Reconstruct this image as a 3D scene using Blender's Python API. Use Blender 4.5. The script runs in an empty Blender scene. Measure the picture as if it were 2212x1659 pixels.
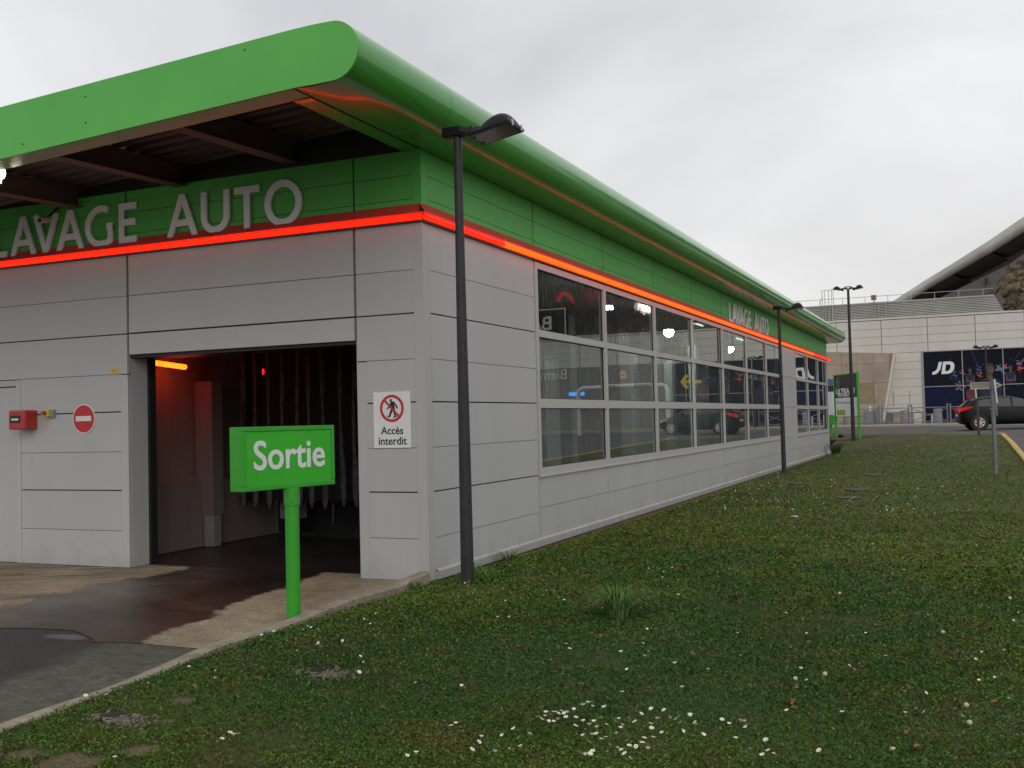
import bpy, math, random
import numpy as np
from mathutils import Vector, Matrix
random.seed(7); RNG = np.random.default_rng(7)
S = bpy.context.scene
COL = S.collection

# ------------------------------------------------------------------ camera
YAW, PITCH, ROLL = -0.41454, 0.035528, -0.024289
CAM = Vector((5.3618, -9.8572, 1.7))
fwd = Vector((math.sin(YAW)*math.cos(PITCH), math.cos(YAW)*math.cos(PITCH), math.sin(PITCH)))
rt = Vector((math.cos(YAW), -math.sin(YAW), 0)); up = rt.cross(fwd)
r2 = rt*math.cos(ROLL) + up*math.sin(ROLL); u2 = -rt*math.sin(ROLL) + up*math.cos(ROLL)
cd = bpy.data.cameras.new('camera'); cam = bpy.data.objects.new('camera', cd); COL.objects.link(cam)
M = Matrix((r2, u2, -fwd)).transposed().to_4x4(); M.translation = CAM; cam.matrix_world = M
cd.sensor_width = 36; cd.lens = 36*2235.7/2212; cd.clip_start = 0.05; cd.clip_end = 3000
S.camera = cam

# ------------------------------------------------------------------ world: overcast sky over a NISHITA base
SUN_EL, SUN_AZ = math.radians(34), math.radians(143)
w = bpy.data.worlds.new('World'); S.world = w; w.use_nodes = True
N = w.node_tree.nodes; L = w.node_tree.links; N.clear()
out = N.new('ShaderNodeOutputWorld'); bg = N.new('ShaderNodeBackground'); bg.inputs['Strength'].default_value = 0.1
sky = N.new('ShaderNodeTexSky'); sky.sky_type = 'NISHITA'; sky.sun_disc = False
sky.sun_elevation = SUN_EL; sky.sun_rotation = SUN_AZ; sky.air_density = 1.5; sky.dust_density = 4
tc = N.new('ShaderNodeTexCoord'); sep = N.new('ShaderNodeSeparateXYZ'); L.new(tc.outputs['Generated'], sep.inputs[0])
# flatten the direction so clouds stretch towards the horizon
add = N.new('ShaderNodeMath'); add.operation = 'ADD'; add.inputs[1].default_value = 0.16; L.new(sep.outputs['Z'], add.inputs[0])
mx = N.new('ShaderNodeMath'); mx.operation = 'MAXIMUM'; mx.inputs[1].default_value = 0.06; L.new(add.outputs[0], mx.inputs[0])
dx = N.new('ShaderNodeMath'); dx.operation = 'DIVIDE'; L.new(sep.outputs['X'], dx.inputs[0]); L.new(mx.outputs[0], dx.inputs[1])
dy = N.new('ShaderNodeMath'); dy.operation = 'DIVIDE'; L.new(sep.outputs['Y'], dy.inputs[0]); L.new(mx.outputs[0], dy.inputs[1])
cmb = N.new('ShaderNodeCombineXYZ'); L.new(dx.outputs[0], cmb.inputs[0]); L.new(dy.outputs[0], cmb.inputs[1])
nz = N.new('ShaderNodeTexNoise'); nz.inputs['Scale'].default_value = 0.55; nz.inputs['Detail'].default_value = 6; nz.inputs['Roughness'].default_value = 0.5; nz.inputs['Distortion'].default_value = .6
L.new(cmb.outputs[0], nz.inputs['Vector'])
rp = N.new('ShaderNodeValToRGB'); rp.color_ramp.elements[0].position = 0.36; rp.color_ramp.elements[0].color = (6.1, 6.1, 6.4, 1)
rp.color_ramp.elements[1].position = 0.60; rp.color_ramp.elements[1].color = (9.6, 9.6, 9.85, 1)
L.new(nz.outputs['Fac'], rp.inputs['Fac'])
# thin, slightly warm air low over the horizon, as under any cloud deck
hz = N.new('ShaderNodeMapRange'); hz.inputs['From Min'].default_value = 0.0; hz.inputs['From Max'].default_value = 0.32
hz.inputs['To Min'].default_value = 0.6; hz.inputs['To Max'].default_value = 0.0; L.new(sep.outputs['Z'], hz.inputs['Value'])
m1 = N.new('ShaderNodeMixRGB'); m1.inputs['Color2'].default_value = (7.4, 7.25, 6.9, 1)
L.new(hz.outputs[0], m1.inputs['Fac']); L.new(rp.outputs['Color'], m1.inputs['Color1'])
m2 = N.new('ShaderNodeMixRGB'); m2.inputs['Fac'].default_value = 0.94
L.new(sky.outputs['Color'], m2.inputs['Color1']); L.new(m1.outputs['Color'], m2.inputs['Color2'])
L.new(m2.outputs['Color'], bg.inputs['Color']); L.new(bg.outputs[0], out.inputs[0])
sd = bpy.data.lights.new('sun', 'SUN'); sd.energy = 0.7; sd.angle = math.radians(50); sd.color = (1, 0.97, 0.93)
sun = bpy.data.objects.new('sun', sd); COL.objects.link(sun)
sv = Vector((math.sin(SUN_AZ)*math.cos(SUN_EL), math.cos(SUN_AZ)*math.cos(SUN_EL), math.sin(SUN_EL)))
sun.rotation_euler = sv.to_track_quat('Z', 'Y').to_euler(); sun.location = (0, -40, 60)
S.view_settings.view_transform = 'Standard'; S.view_settings.look = 'None'; S.view_settings.exposure = 0; S.view_settings.gamma = 1
S.view_settings.use_curve_mapping = False
S.cycles.max_bounces = 8; S.cycles.transparent_max_bounces = 12

# ------------------------------------------------------------------ materials
def mat(name, col, rough=0.6, metal=0.0, var=0.06, vscale=3.0, bump=0.0, bscale=40.0, emit=None, estr=0, coat=0.0, col2=None, streak=False, spec=0.5, detail=6, tone=0, splash=False):
    m = bpy.data.materials.new(name); m.use_nodes = True
    nt = m.node_tree; n = nt.nodes; l = nt.links; b = n['Principled BSDF']
    b.inputs['Roughness'].default_value = rough; b.inputs['Metallic'].default_value = metal
    b.inputs['Coat Weight'].default_value = coat; b.inputs['Specular IOR Level'].default_value = spec
    t = n.new('ShaderNodeTexCoord'); vec = t.outputs['Object']
    if streak:
        mp = n.new('ShaderNodeMapping'); mp.inputs['Scale'].default_value = (1, 1, 0.12); l.new(vec, mp.inputs['Vector']); vec = mp.outputs[0]
    no = n.new('ShaderNodeTexNoise'); no.inputs['Scale'].default_value = vscale; no.inputs['Detail'].default_value = detail; no.inputs['Roughness'].default_value = .65
    l.new(vec, no.inputs['Vector'])
    r = n.new('ShaderNodeValToRGB'); c = Vector(col); c2 = Vector(col2) if col2 else c*(1-var*2)
    r.color_ramp.elements[0].position = .35; r.color_ramp.elements[0].color = (*c2, 1)
    r.color_ramp.elements[1].position = .65; r.color_ramp.elements[1].color = (*(c if col2 else c*(1+var)), 1)
    l.new(no.outputs['Fac'], r.inputs['Fac']); l.new(r.outputs['Color'], b.inputs['Base Color'])
    if tone:
        oi = n.new('ShaderNodeObjectInfo'); tm = n.new('ShaderNodeMapRange'); tm.inputs['To Min'].default_value = 1-tone; tm.inputs['To Max'].default_value = 1+tone; l.new(oi.outputs['Random'], tm.inputs['Value'])
        vm = n.new('ShaderNodeVectorMath'); vm.operation = 'SCALE'; l.new(r.outputs['Color'], vm.inputs[0]); l.new(tm.outputs[0], vm.inputs['Scale'])
        last = vm.outputs[0]
        if splash:
            # splash dirt clinging to the foot of the wall and faint rain runs
            sp_ = n.new('ShaderNodeSeparateXYZ'); gm = n.new('ShaderNodeNewGeometry'); l.new(gm.outputs['Position'], sp_.inputs[0])
            dn = n.new('ShaderNodeTexNoise'); dn.inputs['Scale'].default_value = 4; dn.inputs['Detail'].default_value = 6; l.new(gm.outputs['Position'], dn.inputs['Vector'])
            mz = n.new('ShaderNodeMath'); mz.operation = 'MULTIPLY_ADD'; mz.inputs[1].default_value = -1.0; l.new(sp_.outputs['Z'], mz.inputs[0]); l.new(dn.outputs['Fac'], mz.inputs[2])
            mq = n.new('ShaderNodeMapRange'); mq.inputs['From Min'].default_value = .25; mq.inputs['From Max'].default_value = .62; mq.inputs['To Max'].default_value = .20; l.new(mz.outputs[0], mq.inputs['Value'])
            st = n.new('ShaderNodeTexNoise'); st.inputs['Scale'].default_value = 1; st.inputs['Detail'].default_value = 5; mp2 = n.new('ShaderNodeMapping'); mp2.inputs['Scale'].default_value = (9, 9, .35); l.new(gm.outputs['Position'], mp2.inputs['Vector']); l.new(mp2.outputs[0], st.inputs['Vector'])
            sq = n.new('ShaderNodeMapRange'); sq.inputs['From Min'].default_value = .56; sq.inputs['From Max'].default_value = .78; sq.inputs['To Max'].default_value = .055; l.new(st.outputs['Fac'], sq.inputs['Value'])
            ad_ = n.new('ShaderNodeMath'); ad_.operation = 'ADD'; l.new(mq.outputs[0], ad_.inputs[0]); l.new(sq.outputs[0], ad_.inputs[1])
            mm_ = n.new('ShaderNodeMixRGB'); mm_.inputs['Color2'].default_value = (.15, .125, .09, 1); l.new(ad_.outputs[0], mm_.inputs['Fac']); l.new(last, mm_.inputs['Color1']); last = mm_.outputs[0]
        l.new(last, b.inputs['Base Color'])
    rr = n.new('ShaderNodeMapRange'); rr.inputs['To Min'].default_value = max(.02, rough-.06); rr.inputs['To Max'].default_value = min(1, rough+.08)
    l.new(no.outputs['Fac'], rr.inputs['Value']); l.new(rr.outputs[0], b.inputs['Roughness'])
    if bump:
        nb = n.new('ShaderNodeTexNoise'); nb.inputs['Scale'].default_value = bscale; nb.inputs['Detail'].default_value = 4; l.new(t.outputs['Object'], nb.inputs['Vector'])
        bp = n.new('ShaderNodeBump'); bp.inputs['Strength'].default_value = bump; bp.inputs['Distance'].default_value = .02
        l.new(nb.outputs['Fac'], bp.inputs['Height']); l.new(bp.outputs[0], b.inputs['Normal'])
    if emit:
        b.inputs['Emission Color'].default_value = (*emit, 1); b.inputs['Emission Strength'].default_value = estr
    return m
MT = {}
MT['panel'] = mat('light_grey_panel', (.445, .447, .440), .42, var=.02, vscale=1.1, bump=.04, bscale=1.5, streak=True, tone=.03, splash=True)
MT['wallback'] = mat('joint_backing', (.05, .05, .05), .8)
MT['green'] = mat('green_panel', (.10, .43, .08), .42, var=.04, vscale=1.2, bump=.03, bscale=1.2, spec=.3, tone=.04)
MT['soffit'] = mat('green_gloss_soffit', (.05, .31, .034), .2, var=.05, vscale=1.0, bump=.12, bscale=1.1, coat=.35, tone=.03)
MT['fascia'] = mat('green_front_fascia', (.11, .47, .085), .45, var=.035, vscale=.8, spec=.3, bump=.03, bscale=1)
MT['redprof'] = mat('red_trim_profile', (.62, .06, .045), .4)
MT['neon'] = mat('neon_red', (.05, .002, .001), .3, emit=(1, .009, .002), estr=3.0, spec=.2)
MT['neon2'] = mat('neon_orange_red', (.05, .002, .001), .3, emit=(1, .042, .001), estr=4.6, spec=.2)
MT['neoncap'] = mat('neon_joint', (.5, .05, .02), .3, emit=(1, .01, .004), estr=1.1)
MT['archred'] = mat('red_reflection_glow', (.3, .03, .02), .4, emit=(1, .03, .015), estr=.5)  # glow that stands in for a red reflection, no lamp
MT['tubein'] = mat('tube_amber', (.5, .3, .02), .3, emit=(1, .09, .004), estr=6)
MT['frame'] = mat('window_frame_grey', (.46, .455, .44), .38, var=.02)
MT['seal'] = mat('black_rubber', (.015, .015, .015), .5)
MT['pole'] = mat('anthracite_pole', (.030, .030, .036), .5, var=.12, vscale=6, spec=.35)
MT['lampblk'] = mat('black_lamp_housing', (.008, .008, .010), .45, spec=.2)
MT['clip'] = mat('steel_clip', (.6, .6, .58), .3, metal=.8)
MT['lens'] = mat('lamp_lens', (.16, .13, .12), .12)
MT['sgreen'] = mat('sign_green', (.032, .42, .012), .45, var=.02)
MT['sgreen2'] = mat('sign_frame_green', (.03, .33, .018), .42, var=.03)
MT['white'] = mat('sign_white', (.72, .73, .72), .4, var=.02)
MT['letter'] = mat('brushed_letter_grey', (.76, .74, .74), .4, var=.03)
MT['black'] = mat('black_ink', (.012, .012, .014), .5)
MT['red'] = mat('sign_red', (.50, .02, .02), .38, var=.03)
MT['redbox'] = mat('red_plastic', (.42, .03, .025), .3)
MT['yellow'] = mat('yellow_plastic', (.62, .48, .05), .4)
MT['alu'] = mat('grey_metal', (.32, .32, .33), .4, metal=.4)
MT['galv'] = mat('galvanised_post', (.17, .20, .215), .42, metal=.3, var=.12, vscale=10)
MT['mallw'] = mat('mall_white_panel', (.60, .58, .53), .5, var=.05, vscale=.5, streak=True, tone=.03)
MT['mallg'] = mat('mall_joint', (.17, .17, .16), .7)
MT['beige'] = mat('beige_stone_panel', (.36, .29, .225), .6, var=.08, vscale=1.5, tone=.06)
MT['beige2'] = mat('tan_gate_panel', (.27, .20, .125), .6, var=.06, vscale=2.5)
MT['slat'] = mat('louvre_metal', (.42, .41, .38), .5, metal=.0, var=.08, vscale=.6)
MT['slatb'] = mat('louvre_shadow_gap', (.10, .10, .095), .7)
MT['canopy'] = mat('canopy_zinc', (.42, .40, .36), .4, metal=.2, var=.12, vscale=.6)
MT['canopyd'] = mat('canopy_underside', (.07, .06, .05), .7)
MT['canopyg'] = mat('canopy_rib_grey', (.16, .15, .15), .6)
MT['rust'] = mat('weathered_brown_rock', (.22, .165, .09), .85, col2=(.06, .055, .04), vscale=.7, bump=.3, bscale=2)
MT['navy'] = mat('poster_navy_film', (.006, .008, .02), .6, col2=(.004, .004, .008), vscale=.35, spec=.15)
MT['navy2'] = mat('poster_blue_film', (.008, .012, .06), .6, col2=(.005, .007, .02), vscale=.5, spec=.15)
MT['skin'] = mat('poster_skin', (.15, .085, .062), .8, spec=.1)
MT['skin2'] = mat('poster_skin_dark', (.12, .06, .045), .5)
MT['hair'] = mat('poster_hair', (.02, .014, .012), .5)
MT['pblue'] = mat('poster_blue', (.03, .09, .24), .7)
MT['pblue2'] = mat('poster_pale_blue', (.16, .24, .36), .4)
MT['pred'] = mat('poster_red', (.52, .06, .05), .4)
MT['pkit'] = mat('poster_shirt_navy', (.010, .012, .05), .7)
MT['pkitr'] = mat('poster_shirt_maroon', (.10, .012, .03), .4)
MT['fence'] = mat('barrier_grey', (.17, .17, .19), .45)
MT['bin'] = mat('bin_grey', (.25, .27, .29), .5, var=.12, vscale=5)
MT['asph'] = mat('road_asphalt', (.10, .088, .085), .8, var=.12, vscale=1.0, bump=.4, bscale=90)
MT['pave'] = mat('pavement_concrete', (.33, .29, .23), .75, var=.08, vscale=2)
MT['ykerb'] = mat('yellow_kerb_paint', (.55, .38, .09), .6, var=.15, vscale=4)
MT['kerb'] = mat('kerb_concrete', (.30, .255, .19), .8, var=.16, vscale=6, bump=.5, bscale=60)
MT['dirt'] = mat('brown_foundation', (.22, .145, .085), .9, var=.2, vscale=8)
MT['soil'] = mat('red_brown_soil', (.12, .05, .025), .95, var=.3, vscale=12, bump=.8, bscale=30)
MT['soil2'] = mat('bare_soil', (.15, .115, .07), .95, var=.3, vscale=12, bump=.8, bscale=40)
MT['cover'] = mat('rusty_cover', (.060, .040, .028), .7, var=.2, vscale=20)
MT['gravel'] = mat('gravel', (.20, .17, .14), .9, var=.3, vscale=30)
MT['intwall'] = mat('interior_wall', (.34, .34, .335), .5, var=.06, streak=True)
MT['baywall'] = mat('interior_wall_dimmed', (.20, .155, .145), .5, var=.12, streak=True, vscale=2)  # darker, reddened copy of interior_wall: the bay's dim light put into colour
MT['intfloor'] = mat('wet_floor', (.028, .022, .02), .35, var=.2, vscale=1.5)
MT['intceil'] = mat('interior_ceiling', (.06, .06, .06), .8)
MT['strip'] = mat('lit_brush_strip', (.075, .066, .072), .7, var=.3, vscale=12, bump=.5, bscale=90)  # paler copy of the black strip, its highlights put into the colour
MT['brush'] = mat('black_brush_strip', (.010, .009, .012), .75, var=.3, vscale=20, bump=.6, bscale=120)
MT['bulb'] = mat('lamp_bulb', (.8, .8, .8), .3, emit=(1, .97, .88), estr=45)
MT['flood'] = mat('floodlight_glow', (.8, .8, .7), .3, emit=(1, .95, .72), estr=16)
MT['tubew'] = mat('tube_cold', (.8, .8, .8), .3, emit=(.75, .88, 1), estr=2.2)
MT['bluesign'] = mat('blue_lit_sign', (.1, .4, .8), .3, emit=(.05, .35, 1), estr=2.4)
MT['deck'] = mat('corrugated_deck', (.085, .062, .062), .5, metal=.3)
MT['beam'] = mat('steel_beam_brown', (.085, .05, .045), .6)
MT['lip'] = mat('fascia_return', (.16, .13, .05), .45)
MT['paint'] = mat('car_black', (.004, .005, .005), .38, coat=0, var=.0, spec=.22)
MT['glassd'] = mat('car_glass', (.012, .024, .024), .1, spec=.4)
MT['tyre'] = mat('tyre_rubber', (.012, .012, .012), .7)
MT['rim'] = mat('alloy_rim', (.55, .54, .50), .35, metal=.3)
MT['tail'] = mat('tail_light', (.55, .015, .02), .2, emit=(.9, .02, .03), estr=.25)
MT['head'] = mat('head_light', (.7, .7, .66), .1)
MT['bark'] = mat('thin_brown_post', (.07, .055, .045), .7)
MT['shutter'] = mat('grey_cladding', (.22, .21, .20), .6, var=.06)
MT['orange'] = mat('dry_leaf', (.24, .115, .045), .8, var=.3, vscale=60)
MT['stalk'] = mat('stem_green', (.10, .12, .03), .7)
MT['puff'] = mat('seed_head', (.5, .46, .36), .9)
MT['ppink'] = mat('price_red_ink', (.6, .2, .2), .5)
MT['sblue'] = mat('sign_blue', (.03, .16, .42), .4)
MT['scoloury'] = mat('price_yellow', (.55, .60, .02), .4)
MT['sgreyink'] = mat('grey_ink', (.2, .2, .2), .5)
MT['pricebg'] = mat('price_dark_green', (.05, .22, .02), .4)

def glass_mat(name='window_glass', lo=.25, hi=.85, amt=.26, wet=False):
    m = bpy.data.materials.new(name); m.use_nodes = True
    nt = m.node_tree; n = nt.nodes; l = nt.links; n.clear()
    o = n.new('ShaderNodeOutputMaterial'); tr = n.new('ShaderNodeBsdfTransparent'); tr.inputs[0].default_value = (.66, .80, .77, 1)
    gl = n.new('ShaderNodeBsdfGlossy'); gl.inputs['Roughness'].default_value = 0.0; gl.inputs[0].default_value = (.92, .96, .95, 1)
    # drops and thin dried water marks on the upper glass
    tcd = n.new('ShaderNodeTexCoord'); mp = n.new('ShaderNodeMapping'); mp.inputs['Scale'].default_value = (1, 9, 1.6); l.new(tcd.outputs['Object'], mp.inputs['Vector'])
    no = n.new('ShaderNodeTexNoise'); no.inputs['Scale'].default_value = 2.2; no.inputs['Detail'].default_value = 8; l.new(mp.outputs[0], no.inputs['Vector'])
    ra = n.new('ShaderNodeMapRange'); ra.inputs['From Min'].default_value = lo; ra.inputs['From Max'].default_value = hi; ra.inputs['To Max'].default_value = amt; l.new(no.outputs['Fac'], ra.inputs['Value'])
    df = n.new('ShaderNodeBsdfDiffuse'); df.inputs[0].default_value = (.42, .50, .49, 1)
    if wet:
        df = n.new('ShaderNodeBsdfRefraction'); df.inputs[0].default_value = (.8, .86, .85, 1); df.inputs['Roughness'].default_value = .42; df.inputs['IOR'].default_value = 1.25
    fr = n.new('ShaderNodeFresnel'); fr.inputs['IOR'].default_value = 1.5
    mu = n.new('ShaderNodeMath'); mu.operation = 'MULTIPLY'; mu.use_clamp = True; mu.inputs[1].default_value = 1.55; l.new(fr.outputs[0], mu.inputs[0])
    nb = n.new('ShaderNodeTexNoise'); nb.inputs['Scale'].default_value = .5; l.new(tcd.outputs['Object'], nb.inputs['Vector'])
    bp = n.new('ShaderNodeBump'); bp.inputs['Strength'].default_value = .05; bp.inputs['Distance'].default_value = .02; l.new(nb.outputs['Fac'], bp.inputs['Height']); l.new(bp.outputs[0], gl.inputs['Normal'])
    mi = n.new('ShaderNodeMixShader'); mi2 = n.new('ShaderNodeMixShader')
    l.new(ra.outputs[0], mi2.inputs[0]); l.new(tr.outputs[0], mi2.inputs[1]); l.new(df.outputs[0], mi2.inputs[2])
    l.new(mu.outputs[0], mi.inputs[0]); l.new(mi2.outputs[0], mi.inputs[1]); l.new(gl.outputs[0], mi.inputs[2]); l.new(mi.outputs[0], o.inputs[0])
    return m
MT['glass'] = glass_mat()
MT['wetglass'] = glass_mat('wet_streaked_glass', .36, .60, .75, True)

def attr_mat(name, rough=.85, bump=.5, bscale=120, trans=0, rough_attr=False):
    m = bpy.data.materials.new(name); m.use_nodes = True
    nt = m.node_tree; n = nt.nodes; l = nt.links; b = n['Principled BSDF']; b.inputs['Roughness'].default_value = rough
    a = n.new('ShaderNodeAttribute'); a.attribute_name = 'col'
    t = n.new('ShaderNodeTexCoord')
    no = n.new('ShaderNodeTexNoise'); no.inputs['Scale'].default_value = bscale; no.inputs['Detail'].default_value = 5; l.new(t.outputs['Object'], no.inputs['Vector'])
    mr = n.new('ShaderNodeMapRange'); mr.inputs['From Min'].default_value = .3; mr.inputs['From Max'].default_value = .7; mr.inputs['To Min'].default_value = .72; mr.inputs['To Max'].default_value = 1.28
    l.new(no.outputs['Fac'], mr.inputs['Value'])
    mm = n.new('ShaderNodeVectorMath'); mm.operation = 'SCALE'; l.new(a.outputs['Color'], mm.inputs[0]); l.new(mr.outputs[0], mm.inputs['Scale'])
    l.new(mm.outputs[0], b.inputs['Base Color'])
    if bump:
        bp = n.new('ShaderNodeBump'); bp.inputs['Strength'].default_value = bump; bp.inputs['Distance'].default_value = .01
        l.new(no.outputs['Fac'], bp.inputs['Height']); l.new(bp.outputs[0], b.inputs['Normal'])
    if rough_attr:
        l.new(a.outputs['Alpha'], b.inputs['Roughness'])
    b.inputs['Specular IOR Level'].default_value = .35
    if trans:
        b.inputs['Subsurface Weight'].default_value = 0
    return m
MT['ground'] = attr_mat('ground_surface', .9, .6, 90)
MT['apron'] = attr_mat('apron_surface', .8, .5, 70, rough_attr=True)
for nd in MT['apron'].node_tree.nodes:
    if nd.type == 'MAP_RANGE': nd.inputs['To Min'].default_value = .5; nd.inputs['To Max'].default_value = 1.5
MT['leaf'] = attr_mat('leaf_surface', .9, 0, 30)
MT['leaf'].node_tree.nodes['Principled BSDF'].inputs['Specular IOR Level'].default_value = .12

# ------------------------------------------------------------------ mesh helpers
class MB:
    def __init__(s): s.v = []; s.f = []; s.m = []; s.mats = []
    def mi(s, m):
        if m not in s.mats: s.mats.append(m)
        return s.mats.index(m)
    def add(s, vs, fs, m=None):
        k = len(s.v); s.v += [tuple(v) for v in vs]; s.f += [tuple(k+i for i in f) for f in fs]
        s.m += [s.mi(m) if m else 0]*len(fs); return s
    def box(s, x0, x1, y0, y1, z0, z1, m=None):
        v = [(x, y, z) for z in (z0, z1) for y in (y0, y1) for x in (x0, x1)]
        return s.add(v, [(0, 2, 3, 1), (4, 5, 7, 6), (0, 1, 5, 4), (2, 6, 7, 3), (0, 4, 6, 2), (1, 3, 7, 5)], m)
    def bar(s, p, q, wd, ht=None, m=None, upv=(0, 0, 1)):
        p = Vector(p); q = Vector(q); ht = ht or wd; d = (q-p).normalized(); uv = Vector(upv)
        if abs(d.dot(uv)) > .98: uv = Vector((1, 0, 0))
        a = d.cross(uv).normalized()*wd/2; b = a.cross(d).normalized()*ht/2
        v = [p-a-b, p+a-b, p+a+b, p-a+b, q-a-b, q+a-b, q+a+b, q-a+b]
        return s.add(v, [(3, 2, 1, 0), (4, 5, 6, 7), (0, 1, 5, 4), (1, 2, 6, 5), (2, 3, 7, 6), (3, 0, 4, 7)], m)
    def tube(s, pts, r, n=12, m=None, cap=True):
        pts = [Vector(p) for p in pts]; rs = r if isinstance(r, (list, tuple)) else [r]*len(pts)
        k = len(s.v); a = None
        for i, p in enumerate(pts):
            d = (pts[min(i+1, len(pts)-1)]-pts[max(i-1, 0)]).normalized()
            if a is None: a = d.orthogonal().normalized()
            a = (a-d*a.dot(d)).normalized(); b = d.cross(a)
            for j in range(n):
                t = 2*math.pi*j/n; s.v.append(tuple(p+(a*math.cos(t)+b*math.sin(t))*rs[i]))
        F = []
        for i in range(len(pts)-1):
            for j in range(n):
                j2 = (j+1) % n; F.append((k+i*n+j, k+i*n+j2, k+(i+1)*n+j2, k+(i+1)*n+j))
        if cap: F.append(tuple(k+j for j in range(n))[::-1]); F.append(tuple(k+(len(pts)-1)*n+j for j in range(n)))
        s.f += F; s.m += [s.mi(m) if m else 0]*len(F); return s
    def prism(s, poly, o, ax, ay, az, m=None):
        # poly in (ax, ay) plane, extruded along az
        o = Vector(o); ax = Vector(ax); ay = Vector(ay); az = Vector(az); n = len(poly)
        area = sum(poly[i][0]*poly[(i+1) % n][1]-poly[(i+1) % n][0]*poly[i][1] for i in range(n))
        if (area < 0) != (ax.cross(ay).dot(az) < 0): poly = poly[::-1]
        v = [o+ax*a+ay*b for a, b in poly]; v += [p+az for p in v]
        return s.add(v, [tuple(range(n))[::-1], tuple(range(n, 2*n))]+[(i, (i+1) % n, n+(i+1) % n, n+i) for i in range(n)], m)
    def ell(s, c, r, nu=16, nv=8, m=None, lo=-1.0):
        c = Vector(c); k = len(s.v); F = []
        a0 = math.asin(lo)
        for i in range(nv+1):
            t = a0+(math.pi/2-a0)*i/nv
            for j in range(nu):
                u = 2*math.pi*j/nu
                s.v.append((c[0]+r[0]*math.cos(t)*math.cos(u), c[1]+r[1]*math.cos(t)*math.sin(u), c[2]+r[2]*math.sin(t)))
        for i in range(nv):
            for j in range(nu):
                j2 = (j+1) % nu; F.append((k+i*nu+j, k+i*nu+j2, k+(i+1)*nu+j2, k+(i+1)*nu+j))
        s.f += F; s.m += [s.mi(m) if m else 0]*len(F); return s
    def build(s, name, m=None, parent=None, smooth=False, bevel=0):
        me = bpy.data.meshes.new(name); me.from_pydata(s.v, [], s.f)
        if s.mats:
            for q in s.mats: me.materials.append(MT[q])
            me.polygons.foreach_set('material_index', s.m)
        elif m: me.materials.append(MT[m])
        if smooth:
            me.polygons.foreach_set('use_smooth', [True]*len(me.polygons)); 
            try: me.set_sharp_from_angle(angle=math.radians(38))
            except Exception: pass
        me.update(); o = bpy.data.objects.new(name, me); COL.objects.link(o)
        if parent is not None: place(o, parent)
        if bevel:
            b = o.modifiers.new('bevel', 'BEVEL'); b.width = bevel; b.segments = 2; b.limit_method = 'ANGLE'
        return o
def wmat(o):
    return wmat(o.parent) @ o.matrix_basis if o.parent else o.matrix_basis.copy()
def place(o, parent):
    # geometry given in world coordinates becomes local to its parent
    o.parent = parent; o.matrix_parent_inverse = Matrix(); 
    o.matrix_basis = wmat(parent).inverted() @ o.matrix_basis
def tag(o, label=None, cat=None, group=None, kind=None):
    if label: o['label'] = label
    if cat: o['category'] = cat
    if group: o['group'] = group
    if kind: o['kind'] = kind
    return o
def empty(name, loc, label, cat, group=None, rz=0):
    o = bpy.data.objects.new(name, None); COL.objects.link(o); o.location = loc; o.rotation_euler = (0, 0, rz)
    o.empty_display_size = .2
    return tag(o, label, cat, group)
def dup(root, loc, rz=0, label=None, group=None):
    r = root.copy(); COL.objects.link(r); r.location = loc; r.rotation_euler = (0, 0, rz)
    if label: r['label'] = label
    if group: r['group'] = group
    for ch in list(root.children):
        c = ch.copy(); COL.objects.link(c); c.parent = r
        for g in list(ch.children):
            d = g.copy(); COL.objects.link(d); d.parent = c
    return r
def text(body, size, ext=.004, off=0.0, sx=1.0, shear=0.0, align='CENTER'):
    c = bpy.data.curves.new('t', 'FONT'); c.body = body; c.size = size; c.extrude = ext/2; c.offset = off; c.align_x = align; c.align_y = 'CENTER'; c.shear = shear; c.resolution_u = 4
    o = bpy.data.objects.new('t', c); COL.objects.link(o); bpy.context.view_layer.update()
    me = bpy.data.meshes.new_from_object(o.evaluated_get(bpy.context.evaluated_depsgraph_get()))
    bpy.data.objects.remove(o); bpy.data.curves.remove(c)
    if sx != 1: me.transform(Matrix.Diagonal((sx, 1, 1, 1)))
    return me
def put_text(name, body, size, at, right, upv, m, parent, ext=.004, off=0.0, sx=1.0, shear=0.0, align='CENTER'):
    me = text(body, size, ext, off, sx, shear, align); me.materials.clear(); me.materials.append(MT[m])
    R = Vector(right).normalized(); U = Vector(upv).normalized(); Nn = R.cross(U)
    A = Matrix((R, U, Nn)).transposed().to_4x4(); A.translation = Vector(at)
    me.transform(A); me.name = name; o = bpy.data.objects.new(name, me); COL.objects.link(o); place(o, parent); return o

# ------------------------------------------------------------------ terrain
TY = np.array([-80, -12, -5, 0, 8, 15, 21, 30, 35, 40, 45, 50, 60, 400.])
TX = np.array([-60, -4, 0, .85, 3, 6.4, 60.])
TZ = np.array([
 [.0, .0, .0, -.1, -.1, -.1, -.1, -.08, .0, .45, .66, .95, .95, .95],
 [.0, .0, .0, -.1, -.1, -.1, -.1, -.08, .0, .45, .66, .95, .95, .95],
 [.02, .04, .05, -.05, -.11, -.11, -.10, -.07, -.06, .40, .62, .93, .93, .93],
 [.04, .06, .09, .12, .13, .13, .14, .14, .15, .47, .66, .92, .92, .92],
 [.03, .05, .08, .11, .13, .20, .28, .38, .50, .66, .78, .90, .90, .90],
 [-.02, .0, .0, .0, .05, .25, .42, .62, .72, .79, .83, .85, .87, .87],
 [-.02, .0, .0, .0, .05, .25, .42, .62, .72, .79, .83, .85, .87, .87]])
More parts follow.
